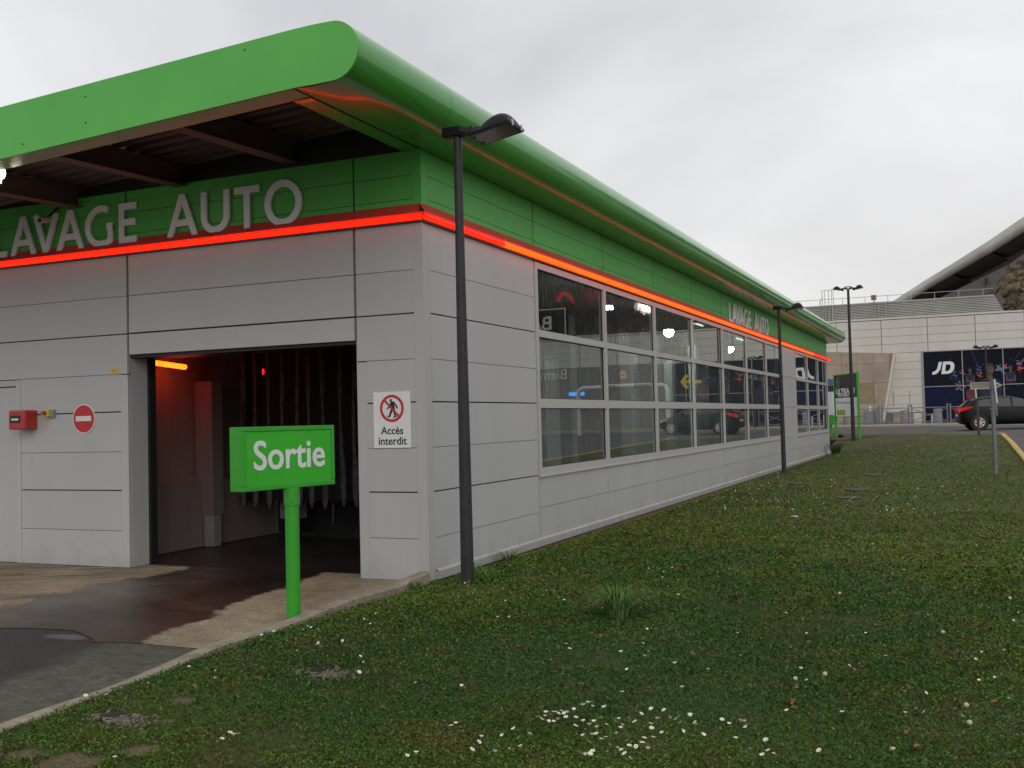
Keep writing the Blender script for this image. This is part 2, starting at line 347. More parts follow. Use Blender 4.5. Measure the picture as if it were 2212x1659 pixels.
def tz(x, y):
    x = np.clip(np.asarray(x, float), TX[0], TX[-1]); y = np.clip(np.asarray(y, float), TY[0], TY[-1])
    i = np.clip(np.searchsorted(TX, x)-1, 0, len(TX)-2); j = np.clip(np.searchsorted(TY, y)-1, 0, len(TY)-2)
    a = (x-TX[i])/(TX[i+1]-TX[i]); b = (y-TY[j])/(TY[j+1]-TY[j]); b = b*b*(3-2*b)*.5+b*.5
    return (TZ[i, j]*(1-a)+TZ[i+1, j]*a)*(1-b)+(TZ[i, j+1]*(1-a)+TZ[i+1, j+1]*a)*b
_lat = RNG.random((256, 256))
def vnoise(x, y, sc, o=4):
    x = np.asarray(x)*sc+37.3; y = np.asarray(y)*sc+11.7; r = 0; amp = 1; tot = 0
    for k in range(o):
        xi = np.floor(x).astype(int); yi = np.floor(y).astype(int); fx = x-xi; fy = y-yi; fx = fx*fx*(3-2*fx); fy = fy*fy*(3-2*fy)
        g = lambda a, b: _lat[a & 255, b & 255]
        r = r+amp*((g(xi, yi)*(1-fx)+g(xi+1, yi)*fx)*(1-fy)+(g(xi, yi+1)*(1-fx)+g(xi+1, yi+1)*fx)*fy)
        tot += amp; amp *= .5; x = x*2.03+5; y = y*2.03+9
    return r/tot
KY = np.array([-40, -9., -7., -5.68, -4.93, -3.70, -2.32, -1.2, -.27, .0]); KXI = np.array([3.0, .82, .52, .351, .264, .097, -.03, -.07, -.10, -.11])
def kerb_in(y): return np.interp(y, KY, KXI)
KW = .13
def right_edge(y): return np.interp(y, [-40, -10, 18, 26, 34, 36, 37.5], [5.8+1.2, 6.75, 6.6, 6.56, 6.48, 6.0, 5.2])
FEX = np.array([-60, -6, -1.2, 3.5, 5.2, 6.0, 6.5]); FEY = np.array([50.4, 49.6, 46.4, 39.6, 37.0, 35.6, 33.9])
def far_edge(x): return np.interp(x, FEX, FEY)
def in_lawn(x, y):
    k = np.where(y < 0.02, kerb_in(y)+KW, np.where(y < 35.4, .03, -60))
    return (x > k) & (x < right_edge(y)) & (y < far_edge(x))

# wide base ground to the horizon: road asphalt (car park) everywhere that is not lawn
def grid(name, xs, ys, zf, mask=None, colf=None, m='asph', kind='structure', parent=None):
    X, Y = np.meshgrid(xs, ys, indexing='ij'); Z = zf(X, Y); nx, ny = X.shape
    V = np.stack([X, Y, Z], -1).reshape(-1, 3); I = np.arange(nx*ny).reshape(nx, ny)
    F = np.stack([I[:-1, :-1], I[1:, :-1], I[1:, 1:], I[:-1, 1:]], -1).reshape(-1, 4)
    if mask is not None:
        cx = (X[:-1, :-1]+X[1:, 1:])/2; cy = (Y[:-1, :-1]+Y[1:, 1:])/2; F = F[mask(cx, cy).reshape(-1)]
    us, inv = np.unique(F, return_inverse=True); V = V[us]; F = inv.reshape(-1, 4)
    me = bpy.data.meshes.new(name); me.from_pydata(V.tolist(), [], F.tolist()); me.materials.append(MT[m])
    if colf is not None:
        a = me.attributes.new('col', 'FLOAT_COLOR', 'POINT'); c = colf(V[:, 0], V[:, 1]); a.data.foreach_set('color', np.ascontiguousarray(c, dtype=np.float32).ravel())
    me.polygons.foreach_set('use_smooth', [True]*len(me.polygons))
    o = bpy.data.objects.new(name, me); COL.objects.link(o)
    if kind: o['kind'] = kind
    if parent: place(o, parent)
    return o
xs = np.concatenate([[-1500, -600, -200, -60], np.arange(-40, 46, 2.), [60, 200, 600, 1500]])
ys = np.concatenate([[-1500, -500, -150, -80, -40], np.arange(-20, 66, 2.), [90, 200, 600, 1500]])
grid('ground', xs, ys, lambda x, y: tz(x, y)-.30-(np.abs(x) > 100)*.5, m='asph')
grid('car_park_road', np.arange(4.6, 46.1, .7), np.concatenate([np.arange(-30, 49.4, .7), [49.55]]), lambda x, y: tz(x, y)-.012,
     mask=lambda x, y: (x > right_edge(y)-.4) | (y > far_edge(x)-1), m='asph')
grid('road_behind_lawn', np.arange(-30.2, 4.7, .6), np.arange(38.2, 49.7, .27), lambda x, y: tz(x, y)-.016, mask=lambda x, y: y > far_edge(x)-1.2, m='asph')

# lawn soil sheet
def lawn_col(x, y):
    n1 = vnoise(x, y, .55); n2 = vnoise(x+50, y, 2.2); n3 = vnoise(x, y+80, 7)
    g = np.array([.030, .052, .010]); br = np.array([.070, .052, .020]); yl = np.array([.075, .085, .014])
    t = np.clip((n2*.6+n3*.4-.50)*4, 0, 1)[:, None]; u = np.clip((n1-.55)*5, 0, 1)[:, None]
    c = g*(1-t)+br*t; c = c*(1-.6*u)+yl*.6*u
    fr_ = np.clip((np.hypot(x-CAM.x, y-CAM.y)-7)/8, 0, 1)[:, None]; c = c*(1-fr_)+(np.array([.062, .074, .020])*(.8+.5*n2[:, None])*(1-t*.5)+np.array([.05, .03, .01])*t*.8)*fr_
    for cx, cy, r in SOIL:
        d = np.sqrt((x-cx)**2+(y-cy)**2)/r+(n3-.5)*1.2; k = np.clip((1.15-d)*3, 0, 1)[:, None]
        c = c*(1-k)+(np.array([.12, .088, .05])*(.6+.8*n3[:, None]))*k
    return np.concatenate([c, np.ones((len(x), 1))], 1)
SOIL = [(1.27, -6.05, .17), (1.49, -5.79, .10), (.96, -6.06, .09), (1.05, -5.0, .07), (1.25, -5.35, .06), (2.3, -6.3, .08)]
near_x = np.arange(-.2, 7.4, .06); near_y = np.arange(-11, 3.01, .06)
bumpz = lambda x, y: (vnoise(x, y, 3.0)-.5)*.035
grid('lawn_soil', near_x, near_y, lambda x, y: tz(x, y)+bumpz(x, y)*np.clip((x-kerb_in(y)-KW)*3, 0, 1), mask=lambda x, y: in_lawn(x, y), colf=lawn_col, m='ground')
grid('lawn', np.arange(-.3, 7.2, .15), np.arange(3.0, 50.3, .2), lambda x, y: tz(x, y)+bumpz(x, y)*.6-.0, mask=lambda x, y: in_lawn(x, y) & ((y > 3.0)), colf=lawn_col, m='ground')
grid('lawn_behind_building', np.arange(-24, .01-.3, .6), np.arange(35.45, 50.4, .3), lambda x, y: tz(x, y), mask=lambda x, y: y < far_edge(x), colf=lawn_col, m='ground')

# ------------------------------------------------------------------ forecourt: concrete apron + asphalt, wet track
def seg_d(x, y, ax, ay, bx, by):  # signed distance to the left of a->b
    l = math.hypot(bx-ax, by-ay); return ((bx-ax)*(y-ay)-(by-ay)*(x-ax))/l
BX = np.array([-9, -2.48, -1.9, -1.70, -1.30, -1.237, -.907, -.114, .2, 1]); BY = np.array([-3.9, -3.31, -3.2, -3.215, -3.42, -3.50, -3.43, -3.445, -3.45, -3.4])
def apron_border(x): return np.interp(x, BX, BY)+(vnoise(x, x*0, 5)-.5)*.10
def is_conc(x, y): return y > apron_border(x)
RX = lambda y: np.interp(y, [-3.6, -3.3, -2.85, -2.26, -1.82, -.47, 0.3, 3], [-.75, -.82, -.97, -.93, -1.14, -1.37, -1.5, -1.6])
LX = lambda y: np.interp(y, [-6, -3.4, -2.9, -2.58, -1.64, -.63, .42, 3], [-8, -5.2, -4.2, -3.36, -3.54, -3.55, -3.55, -3.5])
def wetf(x, y):
    n = (vnoise(x, y, 3.5)-.5)*.55+(vnoise(x+y*.8, y*.5, 14)-.5)*.45
    return np.clip((np.minimum(RX(y)-x, (x-LX(y))*.55)+n*.45)*15, 0, 1)
def conc_col(x, y):
    n = vnoise(x, y, 1.7); n2 = vnoise(x, y+30, 9); n3 = vnoise(x*.35+y*.2, y*2.6-x*1.2, 2.6)
    c = np.array([.275, .222, .145])*(.55+.85*n[:, None])*(.75+.5*n2[:, None])
    st = np.clip((n3-.5)*4, 0, 1)[:, None]*np.clip((-x-2.0)/1.5, 0, 1)[:, None]; c = c*(1-.5*st)
    wv = wetf(x, y); k = wv[:, None]
    # rust brown in the wheel track near the exit, greyer film further left
    br = np.clip((x+3.0)/1.0, 0, 1)[:, None]
    sk = vnoise(x*.5+y*1.2, y*.4, 5)[:, None]
    wc = (np.array([.036, .028, .022])*br+np.array([.10, .085, .068])*(1-br))*(.35+1.3*n[:, None])*(.7+.6*n2[:, None])*(.6+.8*sk)*(1-.45*np.clip((y+1.9)/1.6, 0, 1))[:, None]
    c = c*(1-k)+wc*k
    rough = .85-.50*wv+.16*(n2-.5)
    return np.concatenate([c, rough[:, None]], 1)
def asph_col(x, y):
    n = vnoise(x, y, 1.5); n2 = vnoise(x, y+30, 14)
    # dark wet tarmac on the left, dry mossy strip beside the kerb
    d = (kerb_in(y)-x)-np.interp(y, [-6.5, -4.9, -4.3, -3.8, -3.4], [1.0, 1.05, .98, .98, 1.0])
    d = np.where(y > -4.2, d*.6, d)+(n-.5)*.5
    k = np.clip(d*5+.3, 0, 1)[:, None]
    n4 = vnoise(x, y, 45, 2)[:, None]; dry = np.array([.078, .078, .060])*(.8+.45*n[:, None])*(.7+.6*n2[:, None])*(.5+n4); wet = np.array([.026, .025, .027])*(.6+.8*n2[:, None])
    c = dry*(1-k)+wet*k; rough = .9-.40*k[:, 0]
    # puddle at the slab edge
    p = np.clip(1-np.sqrt(((x+1.55)/.28)**2+((y+3.42)/.10)**2)+(n2-.5)*.5, 0, 1)*3; p = np.clip(p, 0, 1)
    c = c*(1-.7*p[:, None])+np.array([.05, .055, .055])*.7*p[:, None]; rough = rough*(1-p)+.12*p
    return np.concatenate([c, rough[:, None]], 1)
ax_ = np.arange(-8, .31, .03); ay_ = np.arange(-7.4, .33, .03)
fz = lambda x, y: (vnoise(x, y, .8)-.5)*.012-.006
grid('concrete_apron', ax_, ay_, fz, mask=lambda x, y: is_conc(x, y) & (x < kerb_in(y)+.06) & ((y < .0) | ((x > -4.2) & (x < -.86))), colf=conc_col, m='apron')
grid('asphalt_forecourt', ax_, ay_, lambda x, y: fz(x, y)-.004, mask=lambda x, y: ~is_conc(x, y) & (x < kerb_in(y)+.06), colf=asph_col, m='apron')
grid('asphalt_yard', np.concatenate([np.arange(-40, -7.9, 2.), np.array([-8, -4, 0, 1.2])]), np.array([-30, -20, -12, -7.3]), lambda x, y: 0*x-.014, m='asph', mask=lambda x, y: x < kerb_in(y)+.3)
grid('concrete_yard', np.array([-30, -15, -8.]), np.array([-7.4, -4, 0.]), lambda x, y: 0*x-.014, m='pave')

# kerb stones along the forecourt
kb = empty('kerb', (.1, -3, 0), 'tan concrete kerb curving between forecourt and lawn', 'kerb'); kb['kind'] = 'structure'
y = -.02; first = None
while y > -10.2:
    y1 = y-(1.0 if y < -.5 else .62)
    m_ = MB(); n = 8
    for i in range(n+1):
        yy = y-.004+(y1-y+.008)*i/n; xi = float(kerb_in(yy)); h = .075+.012*math.sin(yy*3)+(.03 if yy > -.5 else 0); j = .004*math.sin(yy*37)
        m_.v += [(xi+j, yy, -.10), (xi+.004+j, yy, h-.014), (xi+.018, yy, h), (xi+KW-.018, yy, h), (xi+KW, yy, h-.015), (xi+KW, yy, -.10)]
    for i in range(n):
        for k in range(5):
            m_.f.append((i*6+k, (i+1)*6+k, (i+1)*6+k+1, i*6+k+1))
    m_.f += [(0, 1, 2, 3, 4, 5), tuple(n*6+k for k in range(5, -1, -1))]; m_.m = [0]*len(m_.f)
    m_.build('kerbstone', 'kerb', kb, smooth=True); y = y1

# yellow painted kerb on the road side of the lawn
yk = empty('yellow_kerb', (6.6, 10, .2), 'yellow painted kerb along the road edge of the lawn', 'kerb'); yk['kind'] = 'structure'
y = -12.
while y < 34.2:
    m_ = MB(); n = 3; y1 = min(y+1.0, 34.4)
    for i in range(n+1):
        yy = y+(y1-y-.01)*i/n; xi = float(right_edge(yy))-.03; z = float(tz(xi, yy))
        m_.v += [(xi, yy, z-.15), (xi, yy, z+.055), (xi+.02, yy, z+.07), (xi+.15, yy, z+.07), (xi+.17, yy, z+.05), (xi+.17, yy, z-.15)]
    for i in range(n):
        for k in range(5): m_.f.append((i*6+k+1, (i+1)*6+k+1, (i+1)*6+k, i*6+k))
    m_.f += [(5, 4, 3, 2, 1, 0), tuple(n*6+k for k in range(6))]; m_.m = [0]*len(m_.f)
    m_.build('kerbstone', 'ykerb', yk); y = y1

# ------------------------------------------------------------------ car wash building
cw = empty('car_wash', (0, 0, 0), 'long grey panelled car wash with green rounded roof and red light strip', 'building')
WH = 4.69; YE = 35.2; XW = -9.0
JZ = [0, .449, .951, 1.433, 1.931, 2.40, 2.90, 3.375, 3.90]
TH = {2, 4, 6}
def gap(i): return .0075 if i in TH else .003
def fpanel(x0, x1, z0, z1, m='panel', name='wall_panel', y=0.0, d=.05):
    return MB().box(x0, x1, y, y+d, z0, z1).build(name, m, cw)
def rpanel(y0, y1, z0, z1, m='panel', name='wall_panel', x=0.0, d=.05):
    return MB().box(x-d, x, y0, y1, z0, z1).build(name, m, cw)
# core walls (dark, seen only in joints)
cb = MB()
cb.box(XW, -4.2, .05, .30, 0, 4.69); cb.box(-.86, -.05, .05, .30, 0, 4.69); cb.box(-4.2, -.86, .05, .30, 2.64, 4.69)
cb.build('wall_core', 'wallback', cw)
cb = MB(); cb.box(-.30, -.05, .30, 3.15, 0, 4.69); cb.box(-.30, -.05, 3.15, YE-.05, 0, 1.0); cb.box(-.30, -.05, 3.15, YE-.05, 3.86, 4.69)
cb.box(-.30, -.05, 23.72, 26.35, 1.0, 3.86); cb.box(-.30, -.05, 34.95, YE-.05, 1.0, 3.86); cb.box(-9.2, -9.0, .05, YE-.05, 0, 4.69); cb.box(-9.0, -.30, YE-.25, YE-.05, 0, 4.69)
cb.build('wall_core', 'wallback', cw)
# front wall, right pillar
for i in range(len(JZ)-1):
    g0, g1 = gap(i), gap(i+1)
    if i == 0: g0 = 0
    fpanel(-.7325 if JZ[i] < 2.4 else -.852, -.1195, JZ[i]+g0, JZ[i+1]-g1)
fpanel(-.855, -.7335, 0, 2.39, name='corner_trim')
MB().box(-.1185, 0, 0, .05, 0, 3.90).box(-.05, 0, .05, .152, 0, 3.90).build('corner_trim', 'panel', cw)
fpanel(-.8605, -.8555, 0, 2.63, name='jamb_edge', d=.3)
# left pillar
for i in range(len(JZ)-1):
    g0, g1 = gap(i), gap(i+1)
    if i == 0: g0 = 0
    if JZ[i] < 2.4: fpanel(-6.04, -4.3155, JZ[i]+g0, JZ[i+1]-g1)
    else: fpanel(XW, -4.207, JZ[i]+g0, JZ[i+1]-g1)
fpanel(-4.3145, -4.2, 0, 2.39, name='corner_trim')
# service door at far left
fpanel(-6.13, -6.048, 0, 2.393, name='door_jamb')
fpanel(-7.2, -6.135, 0, 2.30, y=.02, name='service_door'); fpanel(-7.2, -6.135, 2.315, 2.392, y=.0, name='door_head')
fpanel(XW, -7.21, 0, 2.392)
# over the opening
for a, b in ((2.64, 2.892), (2.912, 3.371), (3.379, 3.90)): fpanel(-4.17, -.885, a, b)
# bay reveal
MB().box(-4.23, -4.196, .052, .33, 0, 2.64).build('reveal', 'panel', cw)
MB().box(-4.2, -.86, .05, .45, 2.60, 2.64).build('lintel_soffit', 'seal', cw)
MB().box(-4.24, -4.165, .335, .45, 0, 2.60).build('door_track', 'seal', cw); MB().box(-.93, -.86, .335, .45, 0, 2.60).build('door_track', 'seal', cw)
# green band panels, front
GJ = [4.09, 4.153, 4.418, WH]
FJ = [XW, -4.2, -.86, -.118]
for k in range(3):
    for i in range(3):
        a = FJ[k]+(.012 if k else 0); b = FJ[k+1]-(.012 if k < 2 else .0015)
        if i == 0: fpanel(a, b, 3.9, GJ[1]-.003, 'green', 'fascia_panel')
        else: fpanel(a, b, GJ[i]+.003, GJ[i+1]-.003, 'green', 'fascia_panel')
MB().box(-.1165, 0, 0, .05, 3.9, WH).box(-.05, 0, .05, .15, 3.9, WH).build('corner_trim', 'green', cw)
MU = [3.16+2.934*k for k in range(12)]
gy = [.1535]+MU[:12]
gy = [g for g in gy if g < YE-.2]+[YE]
for k in range(len(gy)-1):
    for i in range(3):
        a = gy[k]+(.013 if k else 0); b = gy[k+1]-.013
        z0 = 3.9 if i == 0 else GJ[i]+.003; rpanel(a, b, z0, GJ[i+1]-.003, 'green', 'fascia_panel')
# right wall, first bay
for i in range(len(JZ)-1):
    g0, g1 = gap(i), gap(i+1); z0 = .1 if i == 0 else JZ[i]+g0
    rpanel(.1535, 3.15, z0, JZ[i+1]-g1)
# under the windows
for k in range(len(MU)):
    a = MU[k]+.012; b = (MU[k+1] if k+1 < len(MU) else YE)-.010; b = min(b, YE)
    if a > YE: break
    rpanel(a, b, .1, .507); rpanel(a, b, .513, .938)
# blind bay between the two windows
for a, b in ((.944, 1.92), (1.93, 2.90), (2.91, 3.9)): rpanel(23.80, 26.30, a, b)
rpanel(35.06, YE, .944, 3.9)
MB().box(-.01, .035, .16, YE+.02, .0, .088).add([(.035, .16, .088), (.035, YE+.02, .088), (0, YE+.02, .108), (0, .16, .108)], [(0, 1, 2, 3)]).build('base_flashing', 'panel', cw)
MB().box(-.32, .008, .05, YE, -.45, -.004).box(-9.2, -4.2, .06, .3, -.3, -.002).box(-.86, -.01, .06, .3, -.3, -.002).build('foundation', 'dirt', cw)
# windows: parts with frame, panes
def window(y0, n, ye):
    # one window = thing part with sub-parts
    pw = 2.934
    f = MB()
    ys_ = [y0+.10+k*pw for k in range(n)]
    outer0, outer1 = y0, ye
    zs = [(1.05, 1.865), (1.995, 2.845), (2.94, 3.785)]
    X0, X1 = -.045, .012
    f.box(X0, X1, outer0, outer1, .944, 1.05); f.box(X0, X1, outer0, outer1, 1.865, 1.995); f.box(X0, X1, outer0, outer1, 2.845, 2.94); f.box(X0, X1, outer0, outer1, 3.785, 3.872)
    edges = [outer0]+[y0+pw*k for k in range(1, n)]+[outer1]
    for z0, z1 in zs:
        f.box(X0, X1, outer0, outer0+.10, z0, z1); f.box(X0, X1, outer1-.10, outer1, z0, z1)
        for e in edges[1:-1]: f.box(X0, X1, e-.063+.03, e+.063+.03, z0, z1)
    fo = f.build('window', 'frame', cw)
    for r, (z0, z1) in enumerate(zs):
        for k in range(n):
            a = outer0+.10 if k == 0 else edges[k]+.093; b = outer1-.10 if k == n-1 else edges[k+1]-.033
            t = random.uniform(-.0015, .0015); u = random.uniform(-.001, .001)
            p_ = MB(); p_.add([(-.03, a, z0), (-.03+t, b, z0), (-.03+t+u, b, z1), (-.03+u, a, z1)], [(0, 1, 2, 3)])
            p_.build('pane', 'wetglass' if (r == 2 and k < 3 and n > 4) else 'glass', fo)
            MB().box(-.044, -.02, a, a+.012, z0, z1).box(-.044, -.02, b-.012, b, z0, z1).box(-.044, -.02, a, b, z0, z0+.012).box(-.044, -.02, a, b, z1-.012, z1).build('seal', 'seal', fo)
    MB().box(0, .03, y0, ye, .925, .945).build('window_sill', 'frame', cw)
window(3.165, 7, 23.79); window(26.31, 3, 35.05)
# red light strip: trim profile and tubes
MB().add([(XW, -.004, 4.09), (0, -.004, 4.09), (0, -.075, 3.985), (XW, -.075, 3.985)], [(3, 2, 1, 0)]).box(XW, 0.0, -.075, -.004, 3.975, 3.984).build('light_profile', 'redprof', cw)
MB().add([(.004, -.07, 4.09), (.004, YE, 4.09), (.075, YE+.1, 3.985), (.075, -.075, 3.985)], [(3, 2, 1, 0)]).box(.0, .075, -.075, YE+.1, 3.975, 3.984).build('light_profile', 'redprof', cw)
MB().box(XW, 0, -.035, -.002, 3.885, 3.900).box(.002, .035, 0, YE, 3.885, 3.900).build('shadow_line_strip', 'seal', cw)  # black strips drawn as the shadow line below the tubes
x = .03
for L_ in (1.55, 2.1, 1.98, 2.0, 2.0):
    MB().tube([(x-.012, -.055, 3.938), (x-L_+.012, -.055, 3.938)], .034, 14).build('light_tube', 'neon', cw, smooth=True)
    MB().tube([(x-L_+.012, -.055, 3.938), (x-L_-.012, -.055, 3.938)], .030, 12).build('tube_joint', 'neoncap', cw, smooth=True); x -= L_
y = -.03; k = 0
while y < YE+.05:
    y1 = min(y+2.05, YE+.42)
    MB().tube([(.058, y+.012, 3.938), (.058, y1-.012, 3.938)], .034, 14).build('light_tube', 'neon2' if 2 < y < 30 else 'neon', cw, smooth=True)
    MB().tube([(.058, y1-.012, 3.938), (.058, y1+.012, 3.938)], .030, 12).build('tube_joint', 'neoncap', cw, smooth=True); y = y1
# roof: bullnose profile extruded along y
RY0, RY1 = -2.3, 36.3
def roofz(x): return 4.69+min(x, 0)*.05
prof = []
R_ = .262; cx, cz = .41, 4.955
prof_b = [(-9.3, roofz(-9.3)), (-3, roofz(-3)), (0, 4.69), (.2, 4.689)]
arc = [(cx+R_*math.cos(t), cz+R_*math.sin(t)) for t in np.linspace(-math.pi/2, math.pi/2, 22)]
prof_t = [(.2, 5.22), (0, 5.215), (-3, 5.075), (-9.3, 4.77)]
outline = prof_b+arc+prof_t
# top skin + side soffit as smooth shell
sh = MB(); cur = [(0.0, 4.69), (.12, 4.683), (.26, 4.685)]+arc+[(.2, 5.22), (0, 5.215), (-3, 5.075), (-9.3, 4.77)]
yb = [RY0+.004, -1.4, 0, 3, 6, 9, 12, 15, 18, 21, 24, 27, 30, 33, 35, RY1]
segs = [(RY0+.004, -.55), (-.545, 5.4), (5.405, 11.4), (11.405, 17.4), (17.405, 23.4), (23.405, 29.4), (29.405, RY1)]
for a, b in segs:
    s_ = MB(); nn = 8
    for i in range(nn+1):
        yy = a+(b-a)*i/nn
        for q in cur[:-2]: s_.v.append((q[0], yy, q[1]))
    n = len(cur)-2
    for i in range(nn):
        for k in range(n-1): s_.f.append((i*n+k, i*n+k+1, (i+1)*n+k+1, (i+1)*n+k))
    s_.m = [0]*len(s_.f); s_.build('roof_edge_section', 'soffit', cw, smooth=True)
MB().add([(-9.3, RY0, 4.77), (-3, RY0, 5.075), (0, RY0, 5.215), (0, RY1, 5.215), (-3, RY1, 5.075), (-9.3, RY1, 4.77)], [(0, 1, 4, 5), (1, 2, 3, 4)]).build('roof', 'canopyg', cw)
fo_ = MB().prism([(a, b) for a, b in outline], (0, RY0-.02, 0), (1, 0, 0), (0, 0, 1), (0, .022, 0)).build('front_fascia', 'fascia', cw)
MB().prism([(a, b) for a, b in outline], (0, RY1, 0), (1, 0, 0), (0, 0, 1), (0, .02, 0)).build('rear_fascia', 'fascia', cw)
for (px, pz) in ((-.52, 5.12), (-2.45, 4.98), (-2.45, 4.72), (-3.3, 4.62)):
    MB().tube([(px, RY0-.024, pz), (px, RY0-.018, pz)], .009, 8).build('rivet', 'seal', cw)
# fascia return, edge trim, open soffit with deck and beams
MB().box(-9.3, -.19, RY0+.002, RY0+.26, 4.15, 4.152).build('hidden_strip', 'lip', cw) if False else None
lp = MB()
for a, b in ((-9.3, -6.2), (-6.2, -3.1), (-3.1, -.002)):
    lp.add([(a, RY0+.003, roofz(a)), (b, RY0+.003, roofz(b)), (b, RY0+.27, roofz(b)+.004), (a, RY0+.27, roofz(a)+.004)], [(0, 1, 2, 3)])
    lp.add([(a, RY0+.27, roofz(a)+.004), (b, RY0+.27, roofz(b)+.004), (b, RY0+.27, roofz(b)+.06), (a, RY0+.27, roofz(a)+.06)], [(0, 1, 2, 3)])
lp.build('fascia_return', 'soffit', cw)
MB().box(-.21, -.012, RY0+.273, -.002, 4.68, 4.695).build('soffit_edge_strip', 'soffit', cw)
MB().box(-.011, -.001, RY0+.01, -.002, 4.684, 4.69).build('soffit_seam', 'seal', cw)
# corrugated deck
dk = MB(); ny = 34
pts = []
for i in range(ny):
    y0_ = -2.0+i*.22
    pts += [(y0_, 0), (y0_+.10, 0), (y0_+.125, .05), (y0_+.195, .05)]
for i in range(len(pts)-1):
    (a, h0), (b, h1) = pts[i], pts[i+1]
    if b > 1.1: break
    dk.add([(-9.2, a, 4.60+h0), (-.02, a, 5.05+h0), (-.02, b, 5.05+h1), (-9.2, b, 4.60+h1)], [(0, 1, 2, 3)])
dk.build('roof_deck', 'deck', cw)
def ibeam(x, z, name='roof_beam'):
    ya, yb, dz = RY0+.28, -.002, .075
    MB().bar((x, ya, z), (x, yb, z+dz), .18, .012).bar((x, ya, z+.12), (x, yb, z+.12+dz), .01, .225).bar((x, ya, z+.238), (x, yb, z+.238+dz), .18, .012).build(name, 'beam', cw)
for xb in (-1.68, -3.32, -5.0): ibeam(xb, 4.745+.05*xb)
MB().box(XW, -.02, -.001, .05, WH, 5.0).build('upper_wall_strip', 'seal', cw)
# roof vent
MB().tube([(-.9, 22.5, 5.1), (-.9, 22.5, 5.50)], .10, 16).ell((-.9, 22.5, 5.50), (.24, .24, .2), 18, 6, lo=0).build('roof_vent', 'alu', cw, smooth=True)
# interior shell
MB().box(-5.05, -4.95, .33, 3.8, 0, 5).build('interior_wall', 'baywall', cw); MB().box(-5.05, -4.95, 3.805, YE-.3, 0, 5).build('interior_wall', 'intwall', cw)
MB().box(-4.95, -4.2, .31, .33, 0, 5).box(-.86, -.3, .31, .33, 0, 5).box(-4.2, -.86, .31, .33, 2.64, 5).build('interior_end_wall', 'intwall', cw)
MB().box(-4.95, -.3, YE-.3, YE-.26, 0, 5).build('interior_end_wall', 'intwall', cw)
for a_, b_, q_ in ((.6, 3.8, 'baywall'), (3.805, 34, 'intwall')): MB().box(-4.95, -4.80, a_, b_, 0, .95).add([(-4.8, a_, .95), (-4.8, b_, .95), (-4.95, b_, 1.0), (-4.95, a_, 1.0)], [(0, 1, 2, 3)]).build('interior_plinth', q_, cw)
MB().box(-4.95, -.3, .33, YE-.3, -.03, -.012).build('interior_floor', 'intfloor', cw)
MB().box(-4.95, -.3, .33, YE-.3, 4.55, 4.6).build('interior_ceiling', 'intceil', cw)
for yy in (5.2, 8.1, 11, 14, 17, 20, 23, 26, 29, 32):
    MB().box(-4.95, -4.72, yy-.12, yy+.12, 0, 4.5).build('interior_column', 'intwall', cw)
for yy in (6.2, 12.1, 18, 24, 30): MB().box(-4.95, -.3, yy-.06, yy+.06, 4.25, 4.5).build('ceiling_beam', 'beam', cw)

# neon tube on inner wall and ceiling lamps
def lampobj(name, label, cat, loc, group=None):
    return empty(name, loc, label, cat, group)
t = lampobj('tube_light', 'short amber glowing tube on the inner wall of the exit bay', 'lamp', (-4.9, 1.3, 2.62))
MB().tube([(-4.68, .98, 2.60), (-4.68, 1.58, 2.565)], .036, 12).build('tube', 'tubein', t, smooth=True)
MB().box(-4.95, -4.72, 1.28, 1.34, 2.56, 2.60).build('bracket', 'alu', t)
pl = bpy.data.lights.new('tube_glow', 'POINT'); pl.energy = 6; pl.color = (1, .06, .025); pl.shadow_soft_size = .25
po = bpy.data.objects.new('tube_glow', pl); COL.objects.link(po); po.location = (-4.35, 1.35, 2.45)
po.parent = t; po.location = Vector((-4.50, 1.35, 2.42))-t.location
for i, (bx, by, bz, e) in enumerate(((-1.3, 10.2, 3.93, 60), (-1.3, 14.9, 3.78, 40), (-1.3, 22.0, 3.75, 40))):
    lb = ['bright round lamp inside, seen through the second top pane', 'bright round lamp inside, seen through the third top pane', 'small bright lamp inside, seen through the fifth top pane'][i]
    t = lampobj('hall_lamp', lb, 'lamp', (bx, by, bz), 'lamps inside the wash hall')
    MB().ell((bx, by, bz), (.13, .13, .12), 14, 8).build('bulb', 'bulb', t, smooth=True)
    MB().tube([(bx, by, bz+.1), (bx, by, 4.53)], .02, 8).tube([(bx, by, bz+.06), (bx, by, bz+.16)], [.12, .06], 12).build('mount', 'alu', t)
    pl = bpy.data.lights.new('lamp_light', 'POINT'); pl.energy = e; pl.color = (1, .97, .9); pl.shadow_soft_size = .1
    po = bpy.data.objects.new('lamp_light', pl); COL.objects.link(po); po.parent = t; po.location = (.02, -.08, -.24)
for i, (yy, L_, mm) in enumerate(((13.0, 1.6, 'neon'), (18.8, 1.1, 'tubew'), (24.6, 1.1, 'tubew'))):
    tx_, tz_ = ((-2.0, 4.47), (-1.5, 4.28), (-1.5, 4.22))[i]; t = lampobj('ceiling_tube', ['red tube under the hall ceiling in the second top pane', 'cold white tube under the hall ceiling in the fourth top pane', 'cold white tube under the hall ceiling in the fifth top pane'][i], 'lamp', (tx_, yy, tz_), 'tubes inside the wash hall')
    MB().tube([(tx_, yy-L_/2, tz_), (tx_, yy+L_/2, tz_)], .025, 10).build('tube', mm, t, smooth=True)
    MB().box(tx_-.04, tx_+.04, yy-L_/2, yy+L_/2, tz_+.03, 4.549).build('housing', 'alu', t)

